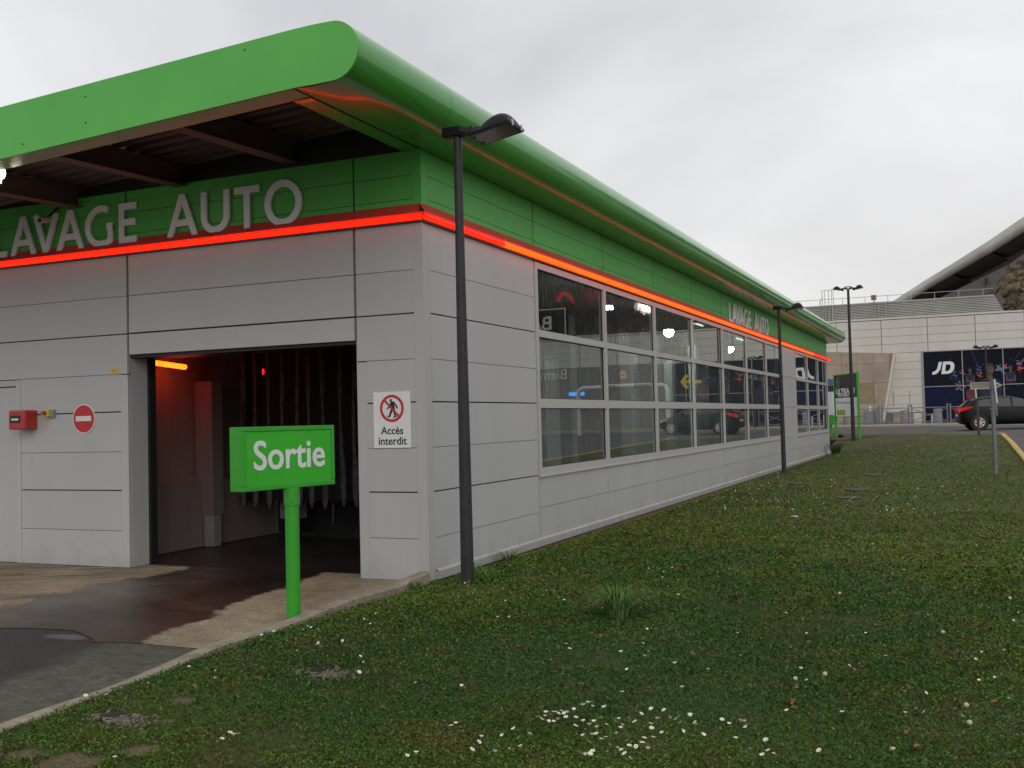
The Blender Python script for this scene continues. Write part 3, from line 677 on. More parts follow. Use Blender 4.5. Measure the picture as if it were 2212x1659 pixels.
# brush curtain and wash machine inside the exit bay
bc = empty('brush_curtain', (-2.9, 2.6, 0), 'black hanging brush curtain of long limp strips in the exit bay', 'curtain')
rr = random.Random(3)
for i in range(15):
    x0 = -4.60+i*.245+rr.uniform(-.012, .012); y0_ = 2.72+rr.uniform(-.05, .05); s_ = MB(); rows = 22; ph = rr.uniform(0, 6); bot = .50+rr.uniform(-.04, .04)
    for r in range(rows+1):
        f = r/rows; z = 2.85+(bot-2.85)*f; wd = .026+.016*f+.005*math.sin(f*14+ph); a = .3*math.sin(f*3+ph); cxx = x0+.008*math.sin(f*4+ph)
        if r == rows: wd *= .35
        for q in range(8):
            u = q*math.pi/4; s_.v.append((cxx+wd*math.cos(u)*(1+.25*math.sin(u*4+f*9)), y0_+a*.05+wd*.8*math.sin(u), z))
    for r in range(rows):
        for q in range(8):
            q2 = (q+1) % 8; s_.f.append((r*8+q, r*8+q2, (r+1)*8+q2, (r+1)*8+q))
    s_.m = [0]*len(s_.f); s_.build('brush_strip', 'strip', bc, smooth=True)
MB().box(-4.7, -.9, 2.55, 2.95, 2.80, 2.92).build('brush_carrier', 'seal', bc)
for yy_ in (2.95, 3.25):
    cl = MB(); n = 150
    for i in range(n+1):
        x_ = -4.72+3.9*i/n; d_ = .02*math.sin(i*.9)+.01*math.sin(i*.37)
        cl.v += [(x_, yy_+d_*.5, 2.85), (x_, yy_+d_, 1.6), (x_, yy_+d_*1.2, .56+.03*math.sin(i*.9+1)+.02*rr.random())]
    for i in range(n):
        for k in range(2): cl.f.append((i*3+k+1, (i+1)*3+k+1, (i+1)*3+k, i*3+k))
    cl.m = [0]*len(cl.f); cl.build('brush_cloth', 'brush', bc, smooth=True)
rc = empty('light_blocking_screen', (-2.6, 3.75, 0), 'added black strip screen keeping hall light out behind the brush strips', 'curtain')  # invented screen, shuts out hall light so the bay stays dark
for k in range(13): MB().box(-4.75+.345*k, -4.75+.345*k+.33, 3.75+(k % 2)*.03, 3.76+(k % 2)*.03, .03, 4.5).build('screen_strip', 'seal', rc)
mg = empty('wash_machine', (-4.7, 2.2, 0), 'dim grey upright wash machine frame beside the brush curtain', 'machine')
MB().box(-4.93, -4.62, 2.05, 2.3, .45, 2.38).build('upright', 'baywall', mg, bevel=.01)
MB().box(-4.78, -4.6, 2.05, 2.2, 0, .45).build('leg', 'alu', mg)
MB().box(-4.3, -3.95, 3.2, 3.4, .3, .62).box(-4.2, -4.05, 3.2, 3.35, .0, .3).build('guard', 'alu', mg)
MB().tube([(-4.8, 2.15, 2.38), (-4.8, 2.15, 2.8)], .008, 6).build('cable', 'seal', mg)
il = empty('indicator_lamp', (-3.05, 1.2, 2.45), 'small red indicator lamp hanging in the exit bay', 'lamp')
MB().ell((-3.05, 1.2, 2.42), (.018, .018, .045), 10, 6).build('bulb', 'neoncap', il, smooth=True)
MB().tube([(-3.05, 1.2, 2.46), (-3.05, 1.2, 2.60)], .005, 6).build('cord', 'seal', il)
# dark machinery further inside the hall, seen through the windows
wg = empty('wash_gantry', (-2.6, 9.6, 0), 'dark portal wash gantry with brushes inside the glazed hall', 'machine')
MB().box(-4.6, -4.3, 9.2, 9.9, 0, 3.4).build('leg', 'intwall', wg); MB().box(-1.0, -.75, 9.2, 9.9, 0, 3.4).build('leg', 'intwall', wg)
MB().box(-4.6, -.75, 9.2, 9.9, 3.4, 3.8).build('cross_beam', 'brush', wg)
MB().tube([(-1.5, 9.5, .3), (-1.5, 9.5, 3.2)], .45, 18).build('side_brush', 'brush', wg, smooth=True)
MB().tube([(-4.0, 9.5, .3), (-4.0, 9.5, 3.2)], .45, 18).build('side_brush', 'brush', wg, smooth=True)
t = empty('red_reflection_arch', (-1.0, 7.0, 3.8), 'added glowing arch standing for the red reflection in the top left pane', 'lamp')  # added arc: neon reflection in the pane drawn as a glowing tube
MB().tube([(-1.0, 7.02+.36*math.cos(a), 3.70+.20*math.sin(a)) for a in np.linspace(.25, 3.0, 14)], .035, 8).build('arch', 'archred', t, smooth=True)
sp = empty('splash_panel', (-1.2, 5, 0), 'pale translucent splash panel standing behind the first panes', 'panel')
MB().box(-1.25, -1.2, 4.3, 4.75, 0, 3.7).build('sheet', 'intwall', sp); MB().box(-1.26, -1.19, 4.28, 4.32, 0, 3.75).build('post', 'alu', sp)

for i, (yy, m_, lab) in enumerate(((6.9, 'intwall', 'pale upright frame of wash equipment behind the second window bay'), (12.6, 'galv', 'blue-grey wash equipment upright behind the fourth window bay'), (15.9, 'intwall', 'pale upright behind the fifth window bay'), (19.6, 'galv', 'blue-grey upright behind the sixth window bay'))):
    t = empty('equipment_frame', (-1.0, yy, 0), lab, 'machine', 'wash equipment frames in the hall')
    MB().box(-1.05, -.85, yy-.16, yy+.16, 0, 3.5).build('upright', m_, t); MB().box(-1.7, -1.5, yy-.05, yy+.3, 0, 3.2).build('upright', 'intwall', t)
    MB().box(-4.5, -.85, yy-.08, yy+.08, 3.5, 3.72).build('cross_beam', 'brush', t); MB().box(-1.1, -.80, yy-.2, yy+.2, 0, .5).build('foot', 'alu', t)
    MB().tube([(-1.2+.35*math.cos(a), yy+.5+.5*math.sin(a), 3.2-.4*math.sin(a*.5)) for a in np.linspace(0, 3.1, 12)], .02, 6).build('hose', 'seal', t)
# ------------------------------------------------------------------ letters LAVAGE AUTO
def stroke(poly, w_):
    poly = [q for i, q in enumerate(poly) if i == 0 or math.hypot(q[0]-poly[i-1][0], q[1]-poly[i-1][1]) > 1e-5]
    # offset polyline to a flat band (mitred)
    P = [Vector((a, b)) for a, b in poly]; Lf = []; Rg = []
    for i, p in enumerate(P):
        if i == 0: d = (P[1]-P[0]).normalized(); nrm = Vector((-d.y, d.x)); k = 1
        elif i == len(P)-1: d = (P[-1]-P[-2]).normalized(); nrm = Vector((-d.y, d.x)); k = 1
        else:
            d1 = (P[i]-P[i-1]).normalized(); d2 = (P[i+1]-P[i]).normalized(); nrm = (Vector((-d1.y, d1.x))+Vector((-d2.y, d2.x))).normalized(); k = 1/max(.35, nrm.dot(Vector((-d1.y, d1.x))))
        Lf.append(p+nrm*w_/2*k); Rg.append(p-nrm*w_/2*k)
    return Lf, Rg
def band(mb, poly, w_, o, ax, ay, az, closed=False):
    o = Vector(o); ax = Vector(ax); ay = Vector(ay); az = Vector(az)
    if closed:
        P = [Vector(q) for q in poly]; n = len(P); Lf = []; Rg = []
        for i in range(n):
            d1 = (P[i]-P[i-1]).normalized(); d2 = (P[(i+1) % n]-P[i]).normalized(); nn = (Vector((-d1.y, d1.x))+Vector((-d2.y, d2.x))).normalized()
            Lf.append(P[i]+nn*w_/2); Rg.append(P[i]-nn*w_/2)
    else: Lf, Rg = stroke(poly, w_)
    n = len(Lf); v = []
    for p in Lf+Rg: v.append(o+ax*p.x+ay*p.y)
    for p in Lf+Rg: v.append(o+ax*p.x+ay*p.y+az)
    F = []; flip = ax.cross(ay).dot(az) < 0
    for i in range(n if closed else n-1):
        j = (i+1) % n
        F += [(2*n+i, 2*n+n+i, 2*n+n+j, 2*n+j), (i, j, n+j, n+i), (i, 2*n+i, 2*n+j, j), (n+i, n+j, 3*n+j, 3*n+i)]
    if not closed: F += [(0, n, 3*n, 2*n), (n-1, 2*n+n-1, 3*n+n-1, n+n-1)]
    mb.add(v, F)
W_ = .082
def arcp(cx_, cy_, rx, ry, a0, a1, n=22): return [(cx_+rx*math.cos(math.radians(a0+(a1-a0)*i/n)), cy_+ry*math.sin(math.radians(a0+(a1-a0)*i/n))) for i in range(n+1)]
GL = {
 'L': ([[(.041, .5), (.041, .041), (.27, .041)]], .29),
 'A': ([[(.02, -.005), (.215, .505)], [(.215, .505), (.41, -.005)], [(.11, .165), (.32, .165)]], .43),
 'V': ([[(.02, .505), (.20, .0)], [(.20, .0), (.38, .505)]], .40),
 'G': ([arcp(.27, .25, .229, .225, 62, 268, 24)+[(.27, .027), (.36, .03), (.42, .062), (.42, .24)], [(.461, .24), (.36, .24)]], .48),
 'E': ([[(.041, .0), (.041, .5)], [(.04, .46), (.28, .46)], [(.04, .26), (.265, .26)], [(.04, .041), (.285, .041)]], .31),
 'U': ([[(.041, .5), (.041, .2)]+arcp(.21, .2, .169, .17, 180, 360, 18)+[(.379, .2), (.379, .5)]], .42),
 'T': ([[(.0, .46), (.36, .46)], [(.18, .46), (.18, .0)]], .36),
 'O': ('ring', .52)}
def lettering(root, starts, o, ax, az, sc, zb):
    for ch, st in starts:
        mb = MB(); g, adv = GL[ch]; O = Vector(o)+Vector(ax)*st+Vector((0, 0, zb))
        if g == 'ring': band(mb, arcp(.25, .25, .217, .228, 0, 360*(1-1/36), 35), W_, O, Vector(ax), (0, 0, 1), az, True)
        else:
            for k, s_ in enumerate(g):
                band(mb, s_, W_, O+Vector(az)*(.0007*k), Vector(ax), (0, 0, 1), az)
        mb.build('letter', 'letter', root)
ls = empty('lettering_sign', (-4, 0, 4), 'large grey letters LAVAGE AUTO on the front green band', 'sign', 'LAVAGE AUTO letterings')
FR = [('L', -6.72), ('A', -6.48+.06), ('V', -6.06+.02), ('A', -5.70), ('G', -5.29+.07), ('E', -4.72-.05+.1), ('A', -3.50), ('U', -3.0), ('T', -2.50), ('O', -2.07)]
FR = [('L', -6.83), ('A', -6.47), ('V', -6.045), ('A', -5.50), ('G', -4.87), ('E', -4.27), ('A', -3.50), ('U', -2.99), ('T', -2.485), ('O', -2.045)]
# positions follow the measured letter extents on the wall
FR = [('L', -6.50), ('A', -6.15), ('V', -5.73), ('A', -5.32), ('G', -4.845), ('E', -4.28), ('A', -3.49), ('U', -2.985), ('T', -2.49), ('O', -2.045)]
lettering(ls, FR, (0, -.012, 0), (1, 0, 0), (0, -.03, 0), 1, 4.03)
ls2 = empty('lettering_sign', (0, 17.7, 4), 'smaller looking letters LAVAGE AUTO on the side green band above the windows', 'sign', 'LAVAGE AUTO letterings')
x0 = -6.50
lettering(ls2, [(c, 15.12+(s-x0)*1.06) for c, s in FR], (.012, 0, 0), (0, 1.04, 0), (.03, 0, 0), 1, 4.01)

# ------------------------------------------------------------------ wall fittings
t = empty('alarm_call_box', (-5.88, 0, 1.85), 'red alarm box with small window on the left wall panel', 'alarm box')
MB().box(-6.04, -5.74, -.20, 0, 1.74, 1.99).build('housing', 'redbox', t, bevel=.02)
MB().box(-6.0, -5.83, -.206, -.2, 1.83, 1.92).build('recess', 'black', t); MB().box(-5.97, -5.85, -.209, -.205, 1.86, 1.885).build('label_plate', 'white', t)
t = empty('emergency_stop', (-5.5, 0, 1.94), 'small yellow emergency stop switch with red button beside the alarm box', 'switch')
MB().box(-5.56, -5.47, -.08, 0, 1.90, 1.99).build('housing', 'yellow', t, bevel=.008)
MB().tube([(-5.52, -.08, 1.945), (-5.52, -.12, 1.945)], .027, 14).build('button', 'redbox', t, smooth=True); MB().box(-5.47, -5.42, -.04, 0, 1.89, 1.985).build('back_plate', 'alu', t)
t = empty('no_entry_sign', (-4.93, 0, 1.86), 'round red no entry sign with white bar on the left wall', 'sign')
MB().tube([(-4.925, -.002, 1.857), (-4.925, -.012, 1.857)], .188, 48).build('rim', 'white', t); MB().tube([(-4.925, -.013, 1.857), (-4.925, -.016, 1.857)], .174, 48).build('disc', 'red', t)
MB().box(-5.055, -4.795, -.020, -.017, 1.828, 1.892).build('bar', 'white', t)
t = empty('warning_sticker', (-4.4, 0, 2.44), 'tiny yellow sticker with two lines of print near the exit jamb', 'sticker')
MB().box(-4.487, -4.345, -.003, 0, 2.41, 2.478).build('sticker', 'yellow', t)
put_text('print', 'Locations sous', .016, (-4.416, -.0035, 2.456), (1, 0, 0), (0, 0, 1), 'black', t, ext=.001); put_text('print', 'vidéo', .02, (-4.416, -.0035, 2.430), (1, 0, 0), (0, 0, 1), 'black', t, ext=.001)
t = empty('no_access_sign', (-.415, 0, 1.74), 'white Accès interdit sign with struck-out walking figure on the right pillar', 'sign')
ax0, ax1, az0, az1 = -.650, -.182, 1.435, 2.05
MB().box(ax0, ax1, -.012, -.004, az0, az1).build('plate', 'white', t)
cxs, czs, Rn = -.415, 1.868, .150
rg = MB(); band(rg, arcp(cxs, czs, Rn-.015, Rn-.015, 0, 350, 35), .030, (0, -.0125, 0), (1, 0, 0), (0, 0, 1), (0, -.002, 0), True); rg.build('ring', 'red', t)
def fig(pts, yy=-.0125, sc=.00108):
    return [(cxs+(a-555)*sc*.66/.66*.62, czs+(580-b)*.00058) for a, b in pts]
FS = .150/.220  # half-size map from the zoomed crop
def fp(pts): return [(cxs+(a-555)*(.150/222), czs+(580-b)*(.150/262)) for a, b in pts]
pg = MB()
def flat(mb, pts, y0=-.0126, d=.0015): mb.prism(pts, (0, y0, 0), (1, 0, 0), (0, 0, 1), (0, -d, 0))
flat(pg, fp([(512+25+22*math.cos(a), 425-26*math.sin(a)) for a in np.linspace(0, 6.28, 15)[:-1]]))
flat(pg, fp([(530, 455), (555, 448), (585, 445), (605, 460), (615, 480), (660, 545), (662, 590), (640, 588), (632, 555), (600, 505), (612, 600), (560, 612), (535, 600), (525, 560), (520, 500)]), -.0128)
flat(pg, fp([(530, 520), (500, 545), (470, 565), (452, 590), (460, 600), (482, 580), (530, 570)]), -.0130)
flat(pg, fp([(535, 600), (575, 600), (560, 650), (515, 755), (498, 750), (450, 730), (455, 718), (490, 728)]), -.0127)
flat(pg, fp([(570, 600), (612, 600), (625, 690), (640, 745), (615, 752), (570, 765), (575, 750), (600, 735), (595, 690), (575, 640)]), -.0129)
pg.build('walking_figure', 'black', t)
MB().bar((cxs-Rn*.70, -.0155, czs+Rn*.70), (cxs+Rn*.70, -.0155, czs-Rn*.70), .024, .0015, upv=(0, 1, 0)).build('slash', 'red', t)
put_text('caption', 'Accès', .118, (-.415, -.0128, 1.622), (1, 0, 0), (0, 0, 1), 'black', t, ext=.002, off=.0018, sx=.98)
put_text('caption', 'interdit', .122, (-.415, -.0128, 1.508), (1, 0, 0), (0, 0, 1), 'black', t, ext=.002, off=.0018, sx=.98)
t = empty('security_camera', (-5.6, 0, 4.45), 'small beige bullet camera mounted over the letter V', 'camera')
MB().tube([(-5.27, -.36, 4.375), (-5.30, -.20, 4.41)], .042, 14).build('body', 'panel', t, smooth=True); MB().tube([(-5.269, -.365, 4.374), (-5.27, -.359, 4.375)], .026, 12).build('lens', 'black', t)
MB().bar((-5.30, -.22, 4.43), (-5.34, -.01, 4.60), .02).build('bracket', 'black', t)
t = empty('floodlight', (-4.2, -1.9, 4.5), 'glaring floodlight under the front roof at the left edge', 'lamp')
FLX = (-4.13, -1.9, 4.515)
MB().ell(FLX, (.055, .055, .075), 16, 8).build('bulb', 'flood', t, smooth=True)
MB().box(-4.30, -4.20, -1.98, -1.82, 4.42, 4.60).build('housing', 'alu', t)
pl = bpy.data.lights.new('flood_light', 'POINT'); pl.energy = 2; pl.color = (1, .93, .72); pl.shadow_soft_size = .06
po = bpy.data.objects.new('flood_light', pl); COL.objects.link(po); po.parent = t; po.location = Vector((-4.08, -1.72, 4.46))-t.location

# ------------------------------------------------------------------ Sortie sign
A0 = Vector((-.292, -2.726, 0)); A1 = Vector((-.082, -1.645, 0)); ad = (A1-A0).normalized(); an = Vector((ad.y, -ad.x, 0))
t = empty('exit_sign', (-.24, -2.2, 0), 'bright green Sortie box sign on a round green post', 'sign')
so = Vector((-.19, -2.18, 0)); zb_, zt_ = 1.148, 1.702; Ln = (A1-A0).length
def sbox(mb, u0, u1, w0, w1, z0, z1):
    v = [A0+ad*u+an*ww+Vector((0, 0, z)) for z in (z0, z1) for ww in (w0, w1) for u in (u0, u1)]
    mb.add(v, [(0, 1, 3, 2), (4, 6, 7, 5), (0, 4, 5, 1), (2, 3, 7, 6), (0, 2, 6, 4), (1, 5, 7, 3)])
mb = MB(); sbox(mb, 0, Ln, -.165, -.012, zb_, zt_)
for a in ((0, Ln, zb_, zb_+.042), (0, Ln, zt_-.042, zt_), (0, .042, zb_+.042, zt_-.042), (Ln-.042, Ln, zb_+.042, zt_-.042)): sbox(mb, a[0], a[1], -.012, 0, a[2], a[3])
mb.build('box', 'sgreen2', t, bevel=.006)
mb = MB(); sbox(mb, .043, Ln-.043, -.011, -.008, zb_+.043, zt_-.043); mb.build('face', 'sgreen', t)
mid = A0+ad*(Ln*.5)+an*(-.006)+Vector((0, 0, (zb_+zt_)/2+.012))
put_text('lettering', 'Sortie', .355, mid, ad, (0, 0, 1), 'white', t, ext=.003, off=.0055, sx=1.0)
MB().tube([(so.x, so.y, -.05), (so.x, so.y, 1.04)], .062, 24).build('post', 'sgreen2', t, smooth=True)
MB().tube([(so.x, so.y, 1.00), (so.x, so.y, 1.15)], .070, 24).build('collar', 'sgreen2', t, smooth=True)
MB().ell((so.x+.04, so.y-.055, 1.03), (.006, .006, .006), 8, 4).build('screw', 'seal', t)

# ------------------------------------------------------------------ street lamps
def lamp_head(root, sx=1.0, z=0.0):
    # arm + head reaching out along local x (sx = +1 / -1)
    def P(x, y, zz): return (sx*x, y, z+zz)
    m_ = MB(); m_.bar(P(.02, 0, .02), P(.18, 0, .06), .07, .05).bar(P(.15, 0, .05), P(.24, 0, -.03), .05, .05).build('arm', 'pole', root)
    h = MB(); tl = .08  # upward tilt
    nx, ny = 30, 14; V = []; x0, x1, yw = .20, .64, .19
    def zt2(u, v):
        # big dome at the outer side, small hump at the inner side
        a = .135*math.sqrt(max(0, 1-((u-.62)/.33)**2)); b = .085*math.sqrt(max(0, 1-((u-.14)/.15)**2))
        return .012+max(a, b)*math.sqrt(max(0, 1-(v*1.02)**2))
    k = len(h.v)
    for i in range(nx+1):
        for j in range(ny+1):
            u = i/nx; v = j/ny*2-1; xx = x0+(x1-x0)*u; edge = (u in (0., 1.) or abs(v) == 1)
            h.v.append(P(xx, v*yw, -.04+tl*(u)+(.0 if edge else zt2(u, v))))
    for i in range(nx):
        for j in range(ny):
            a = i*(ny+1)+j; h.f.append((a, a+ny+1, a+ny+2, a+1))
    k2 = len(h.v)
    h.v += [P(x0, -yw, -.04), P(x1, -yw, -.04+tl), P(x1, yw, -.04+tl), P(x0, yw, -.04), P(x0, -yw, -.065), P(x1, -yw, -.065+tl), P(x1, yw, -.065+tl), P(x0, yw, -.065)]
    h.f += [(k2, k2+1, k2+5, k2+4), (k2+1, k2+2, k2+6, k2+5), (k2+2, k2+3, k2+7, k2+6), (k2+3, k2, k2+4, k2+7), (k2+4, k2+5, k2+6, k2+7)]
    h.m = [0]*len(h.f); ho = h.build('lamp_head', 'lampblk', root, smooth=True)
    l_ = MB(); e = .022
    l_.add([P(x0+e, -yw+e, -.0665+tl*.05), P(x1-e, -yw+e, -.0665+tl*.95), P(x1-e, yw-e, -.0665+tl*.95), P(x0+e, yw-e, -.0665+tl*.05)], [(0, 1, 2, 3)]).build('lens', 'lens', ho)
    for v in (-.11, .11):
        MB().box(*sorted((sx*(x1+.001), sx*(x1+.012))), v-.012, v+.012, z-.075+tl, z-.02+tl).build('clip', 'clip', ho)
        MB().box(*sorted((sx*(x0+.02), sx*(x0+.05))), v-.012, v+.012, z-.074+tl*.1, z-.066+tl*.1).build('clip', 'lampblk', ho)
def street_lamp(loc, h, label, double=False, r=.05, rz=0):
    root = empty('street_lamp', (0, 0, 0), label, 'street lamp', 'grey street lamps around the lawn')
    MB().tube([(0, 0, -.3), (0, 0, .02)], r*1.02, 20).build('pole_base', 'pole', root, smooth=True) if False else None
    MB().tube([(0, 0, -.3), (0, 0, h-.1)], [r*1.02, r*.60], 20).build('pole', 'pole', root, smooth=True)
    if not double:
        MB().box(-.15, .07, -.055, .055, h-.10, h).build('head_bracket', 'lampblk', root, bevel=.012)
        MB().bar((.05, -.06, h-.03), (.19, -.06, h-.09), .008, .05).build('bracket_plate', 'pole', root)
        lamp_head(root, 1, h-.10)
    else:
        m_ = MB(); m_.bar((-.13, 0, h), (.13, 0, h), .05, .035).bar((-.13, 0, h), (-.2, 0, h-.07), .04).bar((.13, 0, h), (.2, 0, h-.07), .04).bar((-.03, 0, h-.12), (-.2, 0, h-.07), .03).bar((.03, 0, h-.12), (.2, 0, h-.07), .03); m_.build('head_bracket', 'lampblk', root)
        lamp_head(root, 1, h-.10); lamp_head(root, -1, h-.10)
    root.location = loc; root.rotation_euler = (0, 0, rz)
    return root
street_lamp((.814, -.719, .13), 4.50, 'tall dark grey street lamp in front of the building corner', r=.066)
street_lamp((.79, 18.46, .14), 4.47, 'dark grey single-headed street lamp halfway along the windows', r=.064)
street_lamp((.55, 39.3, .5), 6.92, 'tall double-headed street lamp beside the green price board', True, r=.09)
street_lamp((6.35, 53.0, .9), 4.30, 'double-headed street lamp in front of the dark poster window', True, r=.07)

# ------------------------------------------------------------------ lawn: grass, clover, flowers
CX, CY = CAM.x, CAM.y
def scatter(n, rmin, rmax, a0=-62, a1=50, power=0.0):
    u = RNG.random(n); r = rmin*(rmax/rmin)**(u)
    th = math.degrees(YAW)+RNG.uniform(a0, a1, n)
    x = CX+r*np.sin(np.radians(th)); y = CY+r*np.cos(np.radians(th))
    k = in_lawn(x, y); return x[k], y[k], r[k]
def surf(x, y):
    z = tz(x, y); return np.where(y < 3, z+bumpz(x, y)*np.clip((x-kerb_in(y)-KW)*3, 0, 1), z+bumpz(x, y)*.6)
def leafcol(x, y, kind):
    n = len(x); n1 = vnoise(x, y, .45); n2 = vnoise(x+50, y, 1.9); n3 = vnoise(x+9, y+80, 6.5)
    g = np.array([.085, .128, .022]); g2 = np.array([.040, .092, .018]); yl = np.array([.150, .160, .022]); br = np.array([.135, .090, .038]); 
    t = np.clip((n1-.45)*4, 0, 1)[:, None]; c = g2*(1-t)+g*t
    far = np.clip((np.hypot(x-CX, y-CY)-6)/8, 0, 1)
    ymask = np.clip((n2-.50+.10*far)*5, 0, 1)*(.25+.45*far); c = c*(1-ymask[:, None])+yl*.72*ymask[:, None]
    bm = np.clip((n3-.56+.05*far)*6, 0, 1)*.55; c = c*(1-bm[:, None])+br*bm[:, None]
    c = c*(1+.25*far[:, None]); c = c*(1+(RNG.uniform(-.45, .45, (n, 1)))*(1-.5*far[:, None])); dead = RNG.random(n) < (.04+.04*far)
    c[dead] = np.array([.17, .13, .06])*RNG.uniform(.5, 1.1, (dead.sum(), 1))
    # brown-ginger dry tufts at the bottom left
    for cx_, cy_, r_ in ((2.75, -5.05, .28), (2.95, -5.2, .16)):
        k = np.clip(1.3-np.hypot(x-cx_, (y-cy_)*1.2)/r_, 0, 1)[:, None]; c = c*(1-.7*k)+np.array([.15, .10, .035])*.7*k
    return c
def soilmask(x, y):
    k = np.ones(len(x), bool); n3 = vnoise(x, y+80, 7)
    for cx_, cy_, r in SOIL: k &= ~((np.sqrt((x-cx_)**2+(y-cy_)**2)/r+(n3-.5)*1.2 < .95) & (RNG.random(len(x)) < .93))
    for cx_, cy_, a_, b_ in COVERS: k &= ~(((x-cx_)/a_)**2+((y-cy_)/b_)**2 < 1)
    for cx_, cy_, a_, b_ in DRAINS: k &= ~((((x-cx_)/a_)**2+((y-cy_)/b_)**2 < 1) & (RNG.random(len(x)) < .9))
    return k
COVERS = [(3.27, 15.9, .30, .55), (3.30, 11.6, .36, .42), (3.32, 9.85, .34, .36), (1.85, 13.6, .3, .4)]
DRAINS = [(1.47, -4.17, .24, .14), (.96, -5.43, .20, .12)]
def quads_obj(name, V, Fn, C, per, label, cat='grass'):
    me = bpy.data.meshes.new(name); nv = len(V); F = np.arange(nv).reshape(-1, per)
    me.vertices.add(nv); me.vertices.foreach_set('co', V.astype(np.float32).ravel())
    me.loops.add(nv); me.loops.foreach_set('vertex_index', np.arange(nv, dtype=np.int32))
    nf = nv//per; me.polygons.add(nf); me.polygons.foreach_set('loop_start', np.arange(0, nv, per, dtype=np.int32)); me.polygons.foreach_set('loop_total', np.full(nf, per, dtype=np.int32))
    a = me.attributes.new('col', 'FLOAT_COLOR', 'POINT'); a.data.foreach_set('color', np.repeat(np.concatenate([C, np.ones((nf, 1))], 1), per, 0).astype(np.float32).ravel())
    me.materials.append(MT['leaf']); me.update(calc_edges=True); o = bpy.data.objects.new(name, me); COL.objects.link(o)
    return tag(o, label, cat, kind='stuff')
# blades
x, y, r = scatter(800000, 3.4, 62); k = soilmask(x, y); x, y, r = x[k], y[k], r[k]; n = len(x)
sc = np.clip(r/7.5, .8, 2.1)
hgt = RNG.uniform(.012, .034, n)*(.5+1.0*vnoise(x, y, 1.2))*np.clip(sc, .8, 1.3); hgt = np.where(x < .3, hgt*.8, hgt); wdt = RNG.uniform(.0016, .0032, n)*sc*1.15
ang = RNG.uniform(0, 2*np.pi, n); lean = RNG.uniform(.3, 1.6, n)*hgt; la = RNG.uniform(0, 2*np.pi, n); z = surf(x, y)-.004
p = np.stack([x, y, z], -1); sv_ = np.stack([np.cos(ang), np.sin(ang), 0*ang], -1)*wdt[:, None]; tip = p+np.stack([np.cos(la)*lean, np.sin(la)*lean, hgt], -1)
midp = p+np.stack([np.cos(la)*lean*.35, np.sin(la)*lean*.35, hgt*.65], -1)
V = np.stack([p-sv_, p+sv_, midp+sv_*.8, tip], 1).reshape(-1, 3)
quads_obj('grass_blades', V, None, leafcol(x, y, 0), 4, 'short dark green mown grass covering the lawn beside the building')
# clover leaves and small weeds
x, y, r = scatter(560000, 3.4, 40); k = soilmask(x, y) & (vnoise(x+20, y, 1.4) > .33); x, y, r = x[k], y[k], r[k]; n = len(x); sc = np.clip(r/7.5, .8, 1.6)
s = RNG.uniform(.0045, .010, n)*sc; hh = RNG.uniform(.008, .030, n)*(.6+.9*vnoise(x, y+5, 1.7))*np.clip(sc, 0, 1.2); a = RNG.uniform(0, 2*np.pi, n); z = surf(x, y)+hh
til = RNG.normal(0, .45, (n, 2)); e1 = np.stack([np.cos(a), np.sin(a), til[:, 0]], -1)*s[:, None]; e2 = np.stack([-np.sin(a), np.cos(a), til[:, 1]], -1)*s[:, None]*.85; p = np.stack([x, y, z], -1)
V = np.stack([p-e1, p-e1*.2-e2, p+e1*.8-e2*.7, p+e1*.8+e2*.7, p-e1*.2+e2], 1).reshape(-1, 3)
cc = leafcol(x, y, 1)*np.array([.80, 1.12, .85]); quads_obj('clover_leaves', V, None, cc, 5, 'dense low clover and small round leaves among the grass')
# tall tuft
def tuft(cx_, cy_, n, h, rad, name, label, seed=1, col=(.085, .17, .045)):
    g = np.random.default_rng(seed); V = []; C = []
    for i in range(n):
        a = g.uniform(0, 6.28); rr_ = rad*.35*math.sqrt(g.random()); bx_ = cx_+rr_*math.cos(a); by_ = cy_+rr_*math.sin(a); bz_ = float(tz(bx_, by_)); H_ = h*g.uniform(.6, 1.1); L2 = rad*g.uniform(.5, 1.5); w0 = .004
        c = np.array(col)*g.uniform(.6, 1.6); prev = None; sd_ = np.array([-math.sin(a), math.cos(a), 0])*w0
        if g.random() < .15: c = np.array([.14, .14, .05])
        for q in range(6):
            f = q/5; P_ = np.array([bx_+math.cos(a)*L2*f**1.6, by_+math.sin(a)*L2*f**1.6, bz_+H_*(math.sin(f*2.1)/.95 if f < .75 else (1.05-(f-.75)*.9))])
            ww = sd_*(1-f*.8)
            if prev is not None: V += [prev[0]-prev[1], prev[0]+prev[1], P_+ww, P_-ww]; C.append(c)
            prev = (P_, ww)
    o = quads_obj(name, np.array(V), None, np.array(C), 4, label, 'grass tuft'); del o['kind']; return o
tuft(2.72, -1.86, 260, .23, .25, 'grass_tuft', 'tall drooping grass tuft standing above the mown lawn')
tuft(.98, -.62, 60, .14, .14, 'grass_tuft', 'small grass clump at the foot of the nearest lamp post', 4)
tuft(.62, -.2, 70, .15, .16, 'grass_tuft', 'small grass clump between nearest lamp post and wall', 6)
tuft(.22, 1.6, 80, .14, .2, 'grass_tuft', 'small grass clump against the base of the side wall', 5)
tuft(-.0+.12, -.5, 50, .10, .12, 'grass_tuft', 'low weeds growing over the end of the kerb', 8)
tuft(.42, 33.6, 260, .45, .5, 'weed_clump', 'dark leafy weeds at the far corner of the building', 9, (.02, .045, .012))
